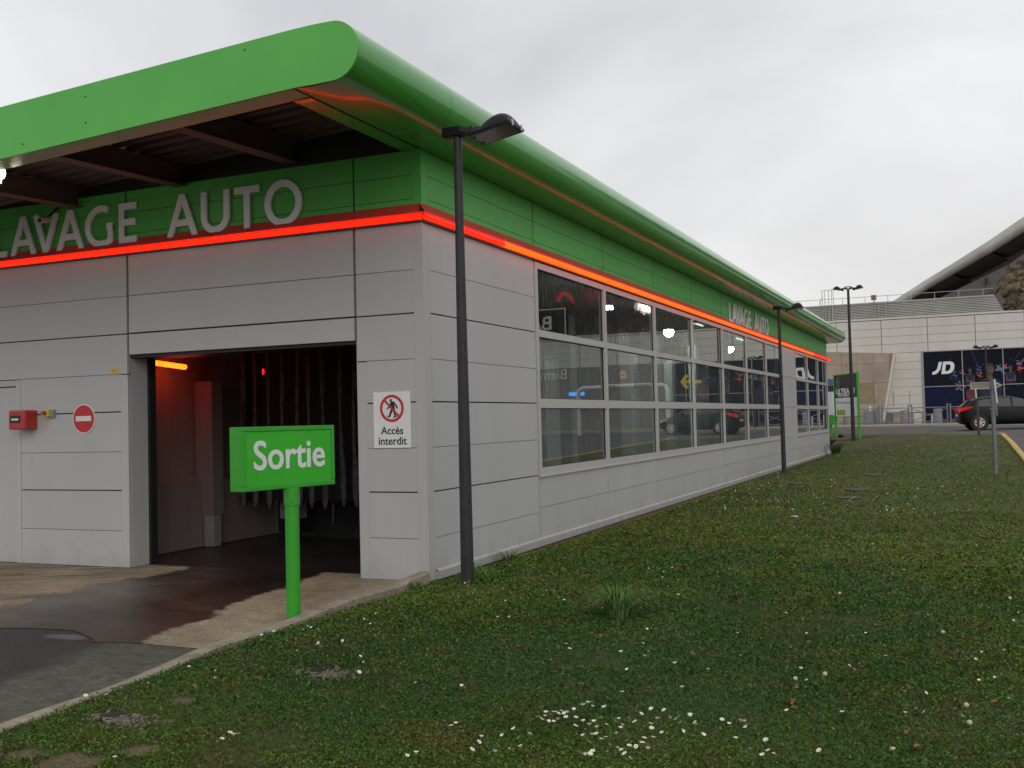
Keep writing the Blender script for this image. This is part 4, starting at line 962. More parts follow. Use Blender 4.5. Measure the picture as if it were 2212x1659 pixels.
# daisies
def daisy_mesh(seed, closed=False):
    g = random.Random(seed); m_ = MB(); npet = 13
    R0 = .0145; z0 = .0
    for i in range(npet):
        a = 2*math.pi*i/npet+g.uniform(-.1, .1); L2 = R0*g.uniform(.85, 1.1); up_ = .5*L2 if not closed else 1.1*L2; w2 = .0036
        c, s_ = math.cos(a), math.sin(a); q = lambda rr_, t_, zz: (c*rr_-s_*t_, s_*rr_+c*t_, zz)
        m_.add([q(.003, -.001, z0), q(.003, .001, z0), q(L2*.75, w2, z0+up_*.5), q(L2, 0, z0+up_*.6), q(L2*.75, -w2, z0+up_*.5)], [(0, 1, 2, 3, 4)], 'white')
    m_.ell((0, 0, .0005), (.0054, .0054, .004), 8, 3, 'yellow', lo=-.2)
    m_.tube([(0, 0, -.045), (0, 0, 0)], .0008, 4, 'stalk')
    me = bpy.data.meshes.new('daisy'); me.from_pydata(m_.v, [], m_.f)
    for q in m_.mats: me.materials.append(MT[q])
    me.polygons.foreach_set('material_index', m_.m); return me
DM = [daisy_mesh(1), daisy_mesh(2, True), daisy_mesh(3)]
def at_px(X, Y):
    d = (X-1106)/2235.7*r2-(Y-829.5)/2235.7*u2+fwd; tt = 2.
    z_ = .05
    for _ in range(12):
        tt = (z_-CAM.z)/d.z; P_ = CAM+d*tt; z_ = float(tz(P_.x, P_.y))
    return P_
# clusters listed in lawn coordinates were measured from the photograph
DPX = [(1162,1563),(1170,1567),(1178,1560),(1185,1572),(1190,1556),(1198,1550),(1206,1553),(1212,1548),(1218,1556),(1223,1562),(1205,1567),(1196,1572),(1225,1552),(1240,1545),(1258,1538),(1270,1533),(1281,1540),(1306,1543),(1245,1565),(1260,1572),(1274,1580),(1283,1574),(1290,1585),(1266,1590),(1300,1566),(1310,1578),(1330,1572),(1345,1580),(1358,1566),(1372,1575),(1385,1560),(1392,1585),(1408,1592),(1420,1570),(1435,1550),(1448,1565),(1460,1574),(1470,1580),(1490,1562),(1502,1578),(1260,1605),(1275,1618),(1288,1600),(1300,1612),(1318,1625),(1312,1640),(1335,1632),(1350,1645),(1360,1628),(1280,1640),(1265,1650),(1400,1635),(1412,1610),(1388,1622),(1430,1600),(1475,1600),(1520,1606),(1560,1572),(1575,1580),(1548,1596),(1600,1570),(1612,1585),(1590,1610),(1638,1600),(1655,1615),(1620,1640),(1660,1640),(1648,1652),(1672,1646),(945,1577),(960,1570),(975,1582),(985,1575),(1000,1592),(950,1600),(1040,1608),(1085,1605),(1110,1588),(1120,1612),(1145,1600),(1035,1622),(1020,1640),(1070,1645),(1100,1640),(1125,1632),(880,1650),(900,1645),(470,1617),(480,1612),(497,1598),(505,1605),(515,1602),(230,1515),(320,1488),(332,1492),(248,1652),(642,1420),(620,1398),(690,1402),(692,1408),(665,1362),(672,1366),(680,1360),(688,1372),(655,1372),(585,1370),(592,1375),(565,1385),(800,1360),(740,1395),(770,1375),(898,1488),(840,1310),(1092,1305),(1075,1342),(1100,1342),(960,1250),(1140,1248),(1190,1440),(1530,1462),(1600,1432),(1390,1402),(1322,1352),(1820,1552),(1835,1450),(1745,1382),(1660,1360),(1905,1300),(1870,1380),(2005,1340),(2040,1260),(2095,1190),(2110,1185),(2120,1250),(2060,1170),(2150,1480),(2180,1525),(1980,1545),(1930,1640),(1700,1548),(1750,1230),(1800,1170),(1715,1145),(1765,1140),(1852,1115),(1835,1085),(2200,1335),(2190,1350),(2170,1415),(2080,1560),(1770,1640),(1800,1590)]
cnt = 0
drng = random.Random(11)
dlab = 'small white daisy with yellow centre growing in the lawn'
pts_d = [at_px(*q) for q in DPX]
for q in list(pts_d[:60]):
    if drng.random() < .45: pts_d.append(q+Vector((drng.gauss(0, .05), drng.gauss(0, .05), 0)))
xx, yy, rr_ = scatter(900, 6, 26, -25, 24)
dens = vnoise(xx, yy+7, .35)
for a, b, c, d_ in zip(xx, yy, rr_, dens):
    if d_ > .5 and len(pts_d) < 290 and a > .3: pts_d.append(Vector((a, b, 0)))
def zone(q):
    if q.y < -4.2 and 2.0 < q.x < 4.7: return 'dense daisy patch at the bottom of the view', 'in the near daisy patch'
    if q.x < 2.0 and q.y < .5: return 'lawn strip beside the curving kerb', 'beside the kerb'
    if q.y < 4: return 'open lawn before the corner', 'on the near open lawn'
    return 'far lawn beyond the grass tuft', 'on the far lawn'
for q in pts_d:
    if not bool(in_lawn(np.array([q.x]), np.array([q.y]))[0]): continue
    o = bpy.data.objects.new('daisy', drng.choice(DM)); COL.objects.link(o)
    o.location = (q.x, q.y, float(surf(np.array([q.x]), np.array([q.y]))[0])+.04); s_ = drng.uniform(.75, 1.1)*(1.0 if q.y < -3 else .75); o.scale = (s_, s_, s_)
    o.rotation_euler = (drng.gauss(.25, .28), drng.gauss(0, .28), drng.uniform(0, 6)); tag(o, 'small white daisy in the '+zone(q)[0], 'flower', 'white daisies '+zone(q)[1]); cnt += 1
# the far daisies, too small to tell apart
xx, yy, rr_ = scatter(5200, 17, 50, -6, 24); de = vnoise(xx+3, yy, .4); k = (de > .47) & (RNG.random(len(xx)) < .55) & (xx > .4); xx, yy = xx[k], yy[k]; n = len(xx)
s = RNG.uniform(.008, .014, n); p = np.stack([xx, yy, surf(xx, yy)+.045], -1); a = RNG.uniform(0, 6.28, n); e1 = np.stack([np.cos(a), np.sin(a), RNG.normal(0, .5, n)], -1)*s[:, None]; e2 = np.stack([-np.sin(a), np.cos(a), RNG.normal(0, .5, n)], -1)*s[:, None]
V = np.stack([p-e1, p-e2, p+e1, p+e2], 1).reshape(-1, 3); quads_obj('distant_daisies', V, None, np.full((n, 3), .6)*RNG.uniform(.6, 1.1, (n, 1)), 4, 'scattering of tiny white daisies over the far lawn', 'flowers')
# dry leaves, seed heads
for i, (X, Y) in enumerate(((1706, 1528), (1720, 1535), (1712, 1522), (1240, 1400), (1600, 1305), (1985, 1632), (1850, 1455), (2110, 1470), (1500, 1420), (420, 1500), (560, 1480), (880, 1340), (1000, 1500), (1438, 1106), (1380, 1320), (2150, 1530), (1960, 1590), (1300, 1385))):
    q = at_px(X, Y); m_ = MB(); rs = random.Random(i); k = 9; sz = .032 if i else .05
    for j in range(k): a = 2*math.pi*j/k; rr1 = sz*(1 if j % 2 else .55)*rs.uniform(.7, 1.1); m_.v.append((math.cos(a)*rr1, math.sin(a)*rr1*.7, .014*math.sin(a*2+i)))
    m_.v.append((0, 0, -.006)); m_.f = [(j, (j+1) % k, k) for j in range(k)]; m_.m = [0]*k
    o = m_.build('dry_leaf', 'orange'); o.location = (q.x, q.y, float(surf(np.array([q.x]), np.array([q.y]))[0])+.035); o.rotation_euler = (rs.uniform(-.5, .5), rs.uniform(-.5, .5), rs.uniform(0, 6))
    if i == 0: tag(o, 'largest curled orange-brown lobed leaf lying right of the dense daisy patch', 'leaf')
    else: tag(o, 'small curled brown dry leaf in the '+zone(q)[0], 'leaf', 'dry leaves '+zone(q)[1])
for i, (X, Y) in enumerate(((1716, 1485), (1780, 1480), (2085, 1545), (2092, 1590), (1812, 1290), (2035, 1380), (2180, 1300))):
    q = at_px(X, Y+22); zz = float(surf(np.array([q.x]), np.array([q.y]))[0]); r_ = empty('seed_head', (q.x, q.y, zz), 'pale dandelion seed head in the '+zone(q)[0], 'plant', 'seed heads '+zone(q)[1])
    MB().tube([(q.x, q.y, zz), (q.x+.01, q.y, zz+.11)], .0016, 5).build('stem', 'stalk', r_); MB().ell((q.x+.01, q.y, zz+.115), (.014, .014, .013), 10, 6).build('puff', 'puff', r_, smooth=True)
o = MB().add([(-.06, -.02, 0), (.0, -.035, .012), (.07, -.01, .0), (.05, .03, .015), (-.02, .035, .01)], [(0, 1, 4), (1, 2, 3), (1, 3, 4)]).build('litter', 'white'); q = at_px(1714, 1122); o.location = (q.x, q.y, q.z+.04); tag(o, 'crumpled white scrap of litter on the middle of the lawn', 'litter')
# covers and drains
for i, (a, b, u, v) in enumerate(COVERS):
    z_ = float(tz(a, b)); o = MB().tube([(0, 0, 0), (0, 0, .05)], 1, 28).build('inspection_cover', 'cover'); o.location = (a, b, z_-.005); o.scale = (u*.68, v*.68, .6); lab = ['farthest round rust-brown cover sunk in the lawn', 'middle round rust-brown cover sunk in the lawn', 'nearest round rust-brown cover sunk in the lawn', 'faint brown cover close to the side wall']
    tag(o, lab[i], 'cover', 'inspection covers in the lawn')
for i, (a, b, u, v) in enumerate(DRAINS):
    z_ = float(surf(np.array([a]), np.array([b]))[0]); r_ = empty('drain_hole', (a, b, z_), ['dark drain hole with gravel in the lawn below the Sortie post', 'dark drain hole with blue liner and gravel near the kerb'][i], 'drain')
    MB().tube([(a-.05, b+.02, z_-.0), (a-.05, b+.02, z_+.016)], .08, 18).build('hole', 'black', r_)
    g = random.Random(i); m_ = MB()
    for k in range(150):
        px, py = a+g.gauss(.05, u*.42), b+g.gauss(-.01, v*.42); s_ = g.uniform(.004, .012)
        if math.hypot(px-a+.05, py-b-.02) < .06: continue
        h0 = float(surf(np.array([px]), np.array([py]))[0])+.012; v8 = [(px+s_*g.uniform(.5, 1)*sx, py+s_*g.uniform(.5, 1)*sy, h0+s_*g.uniform(.4, .9)*sz) for sz in (-1, 1) for sy in (-1, 1) for sx in (-1, 1)]
        m_.add(v8, [(0, 2, 3, 1), (4, 5, 7, 6), (0, 1, 5, 4), (2, 6, 7, 3), (0, 4, 6, 2), (1, 3, 7, 5)])
    o = m_.build('gravel', 'gravel', r_); o['kind'] = 'stuff'
# soil heap round the price boards
V_ = grid('bare_soil_patch', np.arange(-3.6, 2.4, .12), np.arange(39.6, 43.6, .12), lambda x, y: tz(x, y)+.03*np.clip(vnoise(x, y, 2)-.3, 0, 1)+.02, mask=lambda x, y: (((x+.3)/2.1)**2+((y-41.3)/1.2)**2+(vnoise(x, y, 2.0)-.5)*2.4) < .62, m='soil')

# ------------------------------------------------------------------ price boards by the far corner
def rayp(X, Y, t_):
    return CAM+((X-1106)/2235.7*r2-(Y-829.5)/2235.7*u2+fwd)*t_
t = empty('price_board', (-.2, 42.3, .55), 'green framed advert board reading ULTRA HI beside the tall double lamp', 'sign')
Lb = Vector((-.62, 43.2, 0)); Rb = Vector((.70, 40.7, 0)); bd = (Rb-Lb).normalized(); bn = Vector((bd.y, -bd.x, 0)); bn = -bn if bn.dot(CAM-Lb) < 0 else bn
BL = (Rb-Lb).length
def bbox(mb, u0, u1, w0, w1, z0, z1):
    v = [Lb+bd*u+bn*ww+Vector((0, 0, z)) for z in (z0, z1) for ww in (w0, w1) for u in (u0, u1)]
    mb.add(v, [(0, 1, 3, 2), (4, 6, 7, 5), (0, 4, 5, 1), (2, 3, 7, 6), (0, 2, 6, 4), (1, 5, 7, 3)])
ZT = 3.55; ZB = 1.52
for u in (0, BL): mb = MB(); bbox(mb, u-.05, u+.05, -.05, .05, .2, ZT+.03); mb.build('post', 'sgreen2', t)
mb = MB(); bbox(mb, 0, BL, -.04, .04, ZT-.04, ZT+.02); mb.build('rail', 'sgreen2', t); mb = MB(); bbox(mb, 0, BL, -.04, .04, ZB-.04, ZB); mb.build('rail', 'sgreen2', t)
mb = MB(); bbox(mb, .05, BL-.05, -.02, .01, 2.42, ZT-.04); mb.build('black_panel', 'black', t)
mb = MB(); bbox(mb, .05, BL-.05, -.02, .01, ZB, 2.42); mb.build('white_panel', 'white', t)
def bt(s, size, u, z, m, **k): put_text('lettering', s, size, Lb+bd*u+bn*.013+Vector((0, 0, z)), bd, (0, 0, 1), m, t, ext=.004, **k)
bt('ULTRA HI', .36, .14, 2.72, 'white', align='LEFT', off=.014, sx=1.5); bt('PRO SHIELD', .17, .40, 2.53, 'white', align='LEFT', off=.006, sx=1.5)
bt('ET', .12, .16, 2.31, 'sgreyink', align='LEFT', sx=1.5); bt('NETTOYAGE DES JANTES', .14, .16, 2.18, 'sgreyink', align='LEFT', sx=1.3)
mb = MB(); bbox(mb, .22, 1.22, .011, .016, 1.60, 1.84); mb.build('price_field', 'pricebg', t)
put_text('price', '18.50', .26, Lb+bd*.72+bn*.020+Vector((0, 0, 1.72)), bd, (0, 0, 1), 'scoloury', t, ext=.004, off=.008, sx=1.6)
mb = MB()
for k in range(7):
    a = k*2*math.pi/7; c0 = Lb+bd*.45+bn*.014+Vector((0, 0, 3.12))
    mb.bar(c0, c0+(bd*math.cos(a)*.24+Vector((0, 0, math.sin(a)*.30))), .02, .045, upv=bn)
    c1 = c0+bd*math.cos(a)*.24+Vector((0, 0, math.sin(a)*.30)); a2 = a+2*math.pi/7; c2_ = c0+bd*math.cos(a2)*.24+Vector((0, 0, math.sin(a2)*.30)); mb.bar(c1, c2_, .015, .02, upv=bn)
mb.build('wheel_emblem', 'alu', t)
t = empty('tariff_board', (-1.5, 43.5, .5), 'narrow price list board with blue head partly behind the building corner', 'sign')
Lb = Vector((-2.0, 45.0, 0)); Rb = Vector((-.74, 43.6, 0)); bd = (Rb-Lb).normalized(); bn = Vector((bd.y, -bd.x, 0)); bn = -bn if bn.dot(CAM-Lb) < 0 else bn; BL = (Rb-Lb).length
mb = MB(); bbox(mb, BL-.40, BL-.28, -.05, .05, .2, 1.6); mb.build('post', 'sgreen2', t)
mb = MB(); bbox(mb, 0, BL, -.05, .05, 3.10, 3.36); mb.build('blue_head', 'sblue', t)
mb = MB(); bbox(mb, 0, BL, -.05, .055, 3.06, 3.10); mb.build('rail', 'sgreen2', t); mb = MB(); bbox(mb, 0, BL, -.05, .055, 3.36, 3.40); mb.build('rail', 'sgreen2', t)
mb = MB(); bbox(mb, 0, BL, -.05, .05, 2.76, 3.06); mb.build('black_panel', 'black', t)
mb = MB(); bbox(mb, 0, BL, -.05, .05, 1.62, 2.76); mb.build('white_panel', 'white', t)
mb = MB(); bbox(mb, BL-.62, BL-.04, -.08, .08, 1.12, 1.56); mb.build('cash_box', 'sgreen2', t)
bt('7', .2, BL-.35, 3.23, 'white', off=.005); bt('.95 €', .15, BL-.40, 2.9, 'white', off=.003)
for k, s_ in enumerate(('10 €', '20 €', '30 €', '50 €', '25 €', '75 €')): bt(s_, .12, BL-.40, 2.62-.13*k, 'sgreyink')
bt('2.50 €', .12, BL-.40, 1.72, 'ppink')

# ------------------------------------------------------------------ road signs on the right
t = empty('direction_sign', (5.86, 15.5, .25), 'back of an arrow-shaped direction sign on a galvanised post in the lawn', 'road sign')
pb = Vector((5.866, 15.5, .20)); 
MB().tube([pb-Vector((0, 0, .2)), (5.86, 15.5, 2.36)], .047, 18).build('post', 'galv', t, smooth=True)
def rp(X, Y, T=23.2): return rayp(*( (2500+X*.34539)*.67769, (850+Y*.34539)*.67769 ), T)
rel = lambda X, Y, T=23.2: tuple(rp(X, Y, T))
pz = [rp(1725, 1072, 23.6), rp(1950, 1066, 23.2), rp(2005, 1095, 23.1), rp(1950, 1122, 23.2), rp(1728, 1130, 23.6)]
nn = (pz[1]-pz[0]).cross(pz[4]-pz[0]).normalized(); 
if nn.dot(CAM-pz[0]) < 0: nn = -nn
mb = MB(); n5 = len(pz); off_ = nn*.012
V5 = [p_-nn*.03 for p_ in pz]+[p_+off_ for p_ in pz]; mb.add(V5, [(4, 3, 2, 1, 0), (5, 6, 7, 8, 9)]+[(i, (i+1) % 5, 5+(i+1) % 5, 5+i) for i in range(5)]); mb.build('arrow_panel', 'pave', t)
mb = MB()
for i in range(5): mb.bar(pz[i]+nn*.02, pz[(i+1) % 5]+nn*.02, .012, .012)
mb.build('panel_rim', 'white', t)
e0, e1 = rp(1940, 1040, 22.9), rp(1965, 1260, 22.9)
MB().bar(e0, e1, .035, .35, upv=fwd).build('edge_panel', 'alu', t) if False else MB().bar(e0, e1, .035, .03).build('edge_panel', 'white', t)
MB().bar(rp(1955, 1270, 22.9), rp(1965, 1375, 22.9), .02, .02).build('lower_plate', 'alu', t)
MB().bar(rp(1895, 1312, 23.0), rp(1960, 1312, 23.0), .05, .03).build('clamp', 'galv', t)
t = empty('edge_on_sign', (5.75, 31, .65), 'thin brown sign post with a white edge-on plate behind the arrow sign', 'road sign')
q0 = rayp(2115.2, 945, 41.3); q1 = rayp(2108.5, 832, 41.3)
MB().tube([q0-Vector((0, 0, .3)), q1], .055, 12).build('post', 'bark', t, smooth=True)
MB().bar(rp(1762, 1095, 41.0), rp(1772, 1215, 41.0), .05, .04).build('plate', 'white', t); MB().bar(rp(1745, 1128, 41.1), rp(1745, 1215, 41.1), .13, .05).build('dark_plate', 'bark', t)

# ------------------------------------------------------------------ shopping centre
YM = 58.0
ml = empty('shopping_centre', (0, YM, .9), 'pale panelled shopping centre with louvred top and poster windows behind the car park', 'building')
def mbox(x0, x1, z0, z1, m, name, y0=YM, d=.06, par=None): return MB().box(x0, x1, y0, y0+d, z0, z1).build(name, m, par or ml)
mbox(-30, 46, .3, 7.42, 'mallg', 'wall_core', YM+.06, 3)
vx = [-2.074+2.66*k for k in range(-6, 18)]
for i in range(len(vx)-1):
    for z0, z1 in ((5.86, 6.34), (6.345, 6.83), (6.835, 7.36), (5.30, 5.855)):
        if z1 <= 5.86 or True: mbox(vx[i]+.018, vx[i+1]-.018, z0+.006, z1-.006, 'mallw', 'wall_panel')
mbox(-30, 46, 7.40, 7.50, 'mallw', 'coping', YM-.02, .2)
# white panels between beige wall and poster window
for z0, z1 in ((4.73, 5.29), (4.265, 4.725), (3.70, 4.26), (3.19, 3.695), (2.67, 3.185), (2.14, 2.665), (1.64, 2.135)): mbox(-.4, 2.86, z0+.005, z1-.005, 'mallw', 'wall_panel')
mbox(1.1, 2.86, .98, 1.60, 'beige', 'plinth_panel', YM-.04)
for xx in (1.15, 2.08): mbox(xx, xx+.03, 2.0, 2.95, 'mallg', 'vertical_joint', YM-.01, .012)
# beige tilted wall in front
bw = MB(); bw.prism([(-30, .4), (.40, .4), (.50, 1.0), (1.30, 5.24), (-2.75, 5.52), (-30, 7.0)], (0, YM-1.0, 0), (1, 0, 0), (0, 0, 1), (0, .99, 0)); bo = bw.build('splayed_wall', 'beige2', ml)
MB().prism([(.50, 1.0), (1.30, 5.24), (1.42, 5.24), (.62, 1.0)], (0, YM-1.0, 0), (1, 0, 0), (0, 0, 1), (0, .98, 0)).build('wall_edge', 'mallw', bo)
for i, bx_ in enumerate(range(-12, 2)):
    x0 = -.80+.93*bx_; x1 = x0+.93
    for z0, z1 in ((.95, 2.24), (2.24, 3.48), (3.48, 4.68), (4.68, 6.2)):
        tx = lambda z: .50+(z-1.0)*(.80/4.24)
        a, b = x0+.008, x1-.008; zt0 = lambda x: 5.24+(1.30-x)*.069
        if a > tx(z0) and a > tx(z1): continue
        P_ = [(a, z0+.008), (min(b, tx(z0)), z0+.008), (min(b, tx(min(z1, zt0(b)))), min(z1-.008, zt0(b)-.01)), (a, min(z1-.008, zt0(a)-.01))]
        if P_[1][0] <= a+.05: P_ = [(a, z0+.008+.0), (a+.01, z0+.008), P_[2], P_[3]]
        gate = (bx_ == 0 and z0 == 2.24)
        pm = MB().prism(P_, (0, YM-1.04, 0), (1, 0, 0), (0, 0, 1), (0, .04, 0)); pm.build('tan_gate' if gate else 'stone_panel', 'beige2' if gate else 'beige', bo)
mbox(-12, .6, .88, .96, 'seal', 'shadow_gap', YM-1.01, .02)
# louvred band
lv = MB().box(-30, 7.45, YM+.35, YM+.45, 7.4, 8.5).build('louvre_back', 'slatb', ml)
for k in range(10):
    z0 = 7.50+.100*k; xr = 7.5-.05*k
    MB().box(-30, xr, YM+.22, YM+.34, z0+.001, z0+.066).build('louvre_slat', 'slat', lv)
MB().box(-30, 7.0, YM+.18, YM+.5, 8.46, 8.54).build('louvre_cap', 'slat', ml)
for xx in (-2.9, -2.3, .45, .85): MB().box(xx, xx+.05, YM+.16, YM+.22, 7.5, 8.5).build('louvre_post', 'slat', ml)
rl = MB()
for k in range(-14, 10):
    xx = 3.72-1.35*(-k) if k < 0 else 3.72+1.35*k
    if xx < 7.1: rl.tube([(xx, YM+.4, 8.5), (xx, YM+.4, 8.93)], .018, 6)
rl.tube([(-16, YM+.4, 8.93), (7, YM+.4, 8.93)], .016, 6); rl.build('roof_railing', 'slat', ml)
ld = MB()
for xx in (-2.88, -2.72, -2.48, -2.3): ld.tube([(xx, YM+.1, 7.5), (xx, YM+.1, 9.5)], .02, 6)
for k in range(6): ld.tube([(-2.72, YM+.1, 7.7+.2*k), (-2.48, YM+.1, 7.7+.2*k)], .012, 5)
ld.tube([(-2.9, YM+.1, 9.46), (-2.2, YM+.1, 9.50)], .018, 6).tube([(-3.1, YM+.1, 8.6), (-2.88, YM+.1, 9.1)], .018, 6).tube([(-2.2, YM+.1, 8.6), (-2.2, YM+.1, 9.6)], .018, 6); ld.build('roof_ladder', 'slat', ml)
t = empty('roof_floodlight', (.22, YM, 8.6), 'square grey floodlight on the shopping centre roof edge', 'lamp')
MB().box(.06, .38, YM-.05, YM+.12, 8.66, 8.98).build('housing', 'alu', t, bevel=.02); MB().box(.1, .34, YM-.06, YM-.052, 8.7, 8.94).build('lens', 'lens', t); MB().box(.2, .25, YM, YM+.35, 8.54, 8.66).build('bracket', 'alu', t)
# swooping canopy behind
cp = empty('canopy_roof', (8, 63, 9), 'huge sloping canopy roof with rounded pale edge rising to the right', 'roof')
ep = [(0, 62, 8.0), (1.49, 62, 8.82), (3.2, 62, 9.85), (4.77, 62, 10.72), (7.02, 62, 11.98), (9.0, 62, 13.2), (14, 62, 16.2), (22, 62, 20)]
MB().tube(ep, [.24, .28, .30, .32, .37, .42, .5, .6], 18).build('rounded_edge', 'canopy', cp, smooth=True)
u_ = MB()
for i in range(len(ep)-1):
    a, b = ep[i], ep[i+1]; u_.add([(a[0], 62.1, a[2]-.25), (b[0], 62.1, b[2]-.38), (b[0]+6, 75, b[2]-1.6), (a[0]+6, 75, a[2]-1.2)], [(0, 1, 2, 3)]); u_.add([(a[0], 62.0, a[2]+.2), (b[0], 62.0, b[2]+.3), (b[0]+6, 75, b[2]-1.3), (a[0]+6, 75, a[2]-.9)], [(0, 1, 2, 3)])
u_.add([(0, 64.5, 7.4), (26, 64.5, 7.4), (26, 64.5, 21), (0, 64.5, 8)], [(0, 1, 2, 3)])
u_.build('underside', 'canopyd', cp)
g_ = MB(); g_.prism([(2.2, 8.3), (8.0, 10.9), (12, 13.6), (12, 12.2), (8.5, 9.6), (5.9, 8.3)], (0, 63.4, 0), (1, 0, 0), (0, 0, 1), (0, .4, 0)); g_.build('lower_rib', 'canopyg', cp)
MB().bar((5.0, 62.9, 8.3), (9.4, 62.9, 10.9), .12, .12).bar((5.6, 62.8, 8.35), (8.0, 62.8, 9.9), .06, .06).build('strut', 'canopyg', cp); MB().tube([(6.75, 63.2, 9.75), (6.75, 63.2, 10.2)], .08, 8).build('spotlight', 'canopyd', cp)
# weathered brown mass
rk = MB(); nx, nz = 26, 20; rg2 = random.Random(5)
for i in range(nx+1):
    for j in range(nz+1):
        f = i/nx; g = j/nz; x_ = 7.0+f*4.5; top = 8.95+min(1.0, f*6)*1.1+f*2; z_ = 7.45+(top-7.45)*g; x_ += (1-g)*(.55)*(1-f)-.0
        rk.v.append((x_+rg2.uniform(-.08, .08)*(i > 0), YM+1.2+1.3*g+rg2.uniform(-.22, .22), z_+rg2.uniform(-.06, .06)))
for i in range(nx):
    for j in range(nz): a = i*(nz+1)+j; rk.f.append((a, a+nz+1, a+nz+2, a+1))
rk.m = [0]*len(rk.f); tag(rk.build('rock_wall', 'rust', smooth=True), 'mottled brown rock-like roof structure under the canopy', 'rock wall')
# poster windows
pw = MB().box(2.90, 12.6, YM-.02, YM+.03, .95, 5.27).build('poster_window', 'navy', ml)
MB().box(2.93, 5.08, YM-.024, YM-.021, .98, 3.12).build('blue_film', 'navy2', pw)
fr = [(2.86, 2.96)]+[(5.10+2.215*k, 5.10+2.215*k+.055) for k in range(4)]
for a, b in fr: MB().box(a, b, YM-.07, YM-.03, .95, 5.27).build('mullion', 'alu', pw)
MB().box(2.96, 12.6, YM-.06, YM-.03, 3.13, 3.18).build('transom', 'alu', pw); MB().box(2.86, 12.6, YM-.08, YM-.0, 5.27, 5.33).build('head_frame', 'alu', pw)
F0 = YM-.026
def jd(ix, iz): return (3.40+(ix-360)*(1.29/362), 3.86+(600-iz)*(.80/230))
jj = MB()
jj.prism([jd(*q) for q in ((478, 378), (528, 378), (505, 480), (485, 530), (450, 572), (410, 592), (365, 598), (375, 545), (405, 538), (430, 520), (450, 490), (462, 440))], (0, F0, 0), (1, 0, 0), (0, 0, 1), (0, -.02, 0))
D_out = [(545, 375), (650, 375), (690, 385), (715, 415), (722, 460), (712, 510), (685, 555), (645, 582), (600, 590), (510, 590)]; D_in = [(588, 425), (635, 425), (655, 435), (662, 460), (655, 495), (638, 525), (610, 540), (572, 540)]
do = [Vector(jd(*q)) for q in D_out]; di = [Vector(jd(*q)) for q in D_in]
# ring built as quads between matched outer/inner outlines
mt_ = [(0, 0), (1, 1), (2, 2), (3, 3), (4, 3), (5, 4), (6, 5), (7, 6), (8, 6), (9, 7)]
vv = [];
for a, b in mt_: vv += [(do[a].x, F0-.02, do[a].y), (di[b].x, F0-.02, di[b].y), (do[a].x, F0, do[a].y)]
n = len(mt_); jj.add(vv, [(3*i, 3*((i+1) % n), 3*((i+1) % n)+1, 3*i+1) for i in range(n)]+[(3*i+2, 3*((i+1) % n)+2, 3*((i+1) % n), 3*i) for i in range(n)])
jj.build('logo_letters', 'white', pw)
# printed artwork: shards and player figures (plain generic people)
rs = random.Random(21)
def pmap(ix, iz): return (2.92+(ix-215)*(2.22/660), 5.25-(iz-215)*(2.22/660)*1.02)
def poly_p(pts, m, dy=.002, name='print'): return MB().prism([pmap(*q) for q in pts], (0, F0-dy, 0), (1, 0, 0), (0, 0, 1), (0, -.001, 0)).build(name, m, pw)
for k, (cx_, cz_, n_, mm, spread) in enumerate(((1440, 560, 16, 'pblue2', 110), (1150, 580, 10, 'pblue', 80), (900, 620, 6, 'pred', 40), (1160, 660, 7, 'pred', 50), (1780, 550, 16, 'pred', 90), (820, 860, 8, 'pblue2', 80), (850, 850, 6, 'pred', 90), (760, 640, 12, 'pblue', 90), (1740, 480, 7, 'pblue2', 70), (2050, 600, 14, 'pred', 120), (2300, 620, 14, 'pblue', 140), (2600, 650, 16, 'pred', 140), (1530, 520, 3, 'pred', 20))):
    mb = MB()
    for q in range(n_):
        x_ = cx_+rs.gauss(0, spread*.5); z_ = cz_+rs.gauss(0, spread*.45); L2 = rs.uniform(20, 85); a = rs.uniform(-1.1, .4) if x_ > 1300 else rs.uniform(-.6, .9)+math.pi; w2 = rs.uniform(5, 17)
        dxx, dzz = math.cos(a), -abs(math.sin(a)) if rs.random() < .6 else math.sin(a)
        P_ = [pmap(x_, z_), pmap(x_+dxx*L2*.5-dzz*w2, z_+dzz*L2*.5+dxx*w2), pmap(x_+dxx*L2, z_+dzz*L2), pmap(x_+dxx*L2*.4+dzz*w2, z_+dzz*L2*.4-dxx*w2)]
        mb.prism(P_, (0, F0-.002-.0006*q-.0001*k, 0), (1, 0, 0), (0, 0, 1), (0, -.0004, 0))
    mb.build('print_shards', mm, pw)['kind'] = 'stuff'
mb = MB()
for q in range(90):
    x_ = rs.uniform(600, 1900); z_ = 760+rs.gauss(0, 170); s_ = rs.uniform(2, 7)
    mb.prism([pmap(x_-s_, z_), pmap(x_, z_-s_), pmap(x_+s_, z_), pmap(x_, z_+s_)], (0, F0-.0015, 0), (1, 0, 0), (0, 0, 1), (0, -.0004, 0))
mb.build('print_specks', 'pblue2', pw)['kind'] = 'stuff'
for a, b in (((1030, 200), (1140, 540)), ((1005, 200), (1120, 500)), ((1880, 180), (1690, 440)), ((2000, 230), (1750, 500)), ((620, 640), (860, 740)), ((250, 520), (310, 552))):
    p0 = pmap(*a); p1 = pmap(*b); MB().bar((p0[0], F0-.02, p0[1]), (p1[0], F0-.02, p1[1]), .012, .004, upv=(0, 1, 0)).build('print_beam', 'pblue', pw)
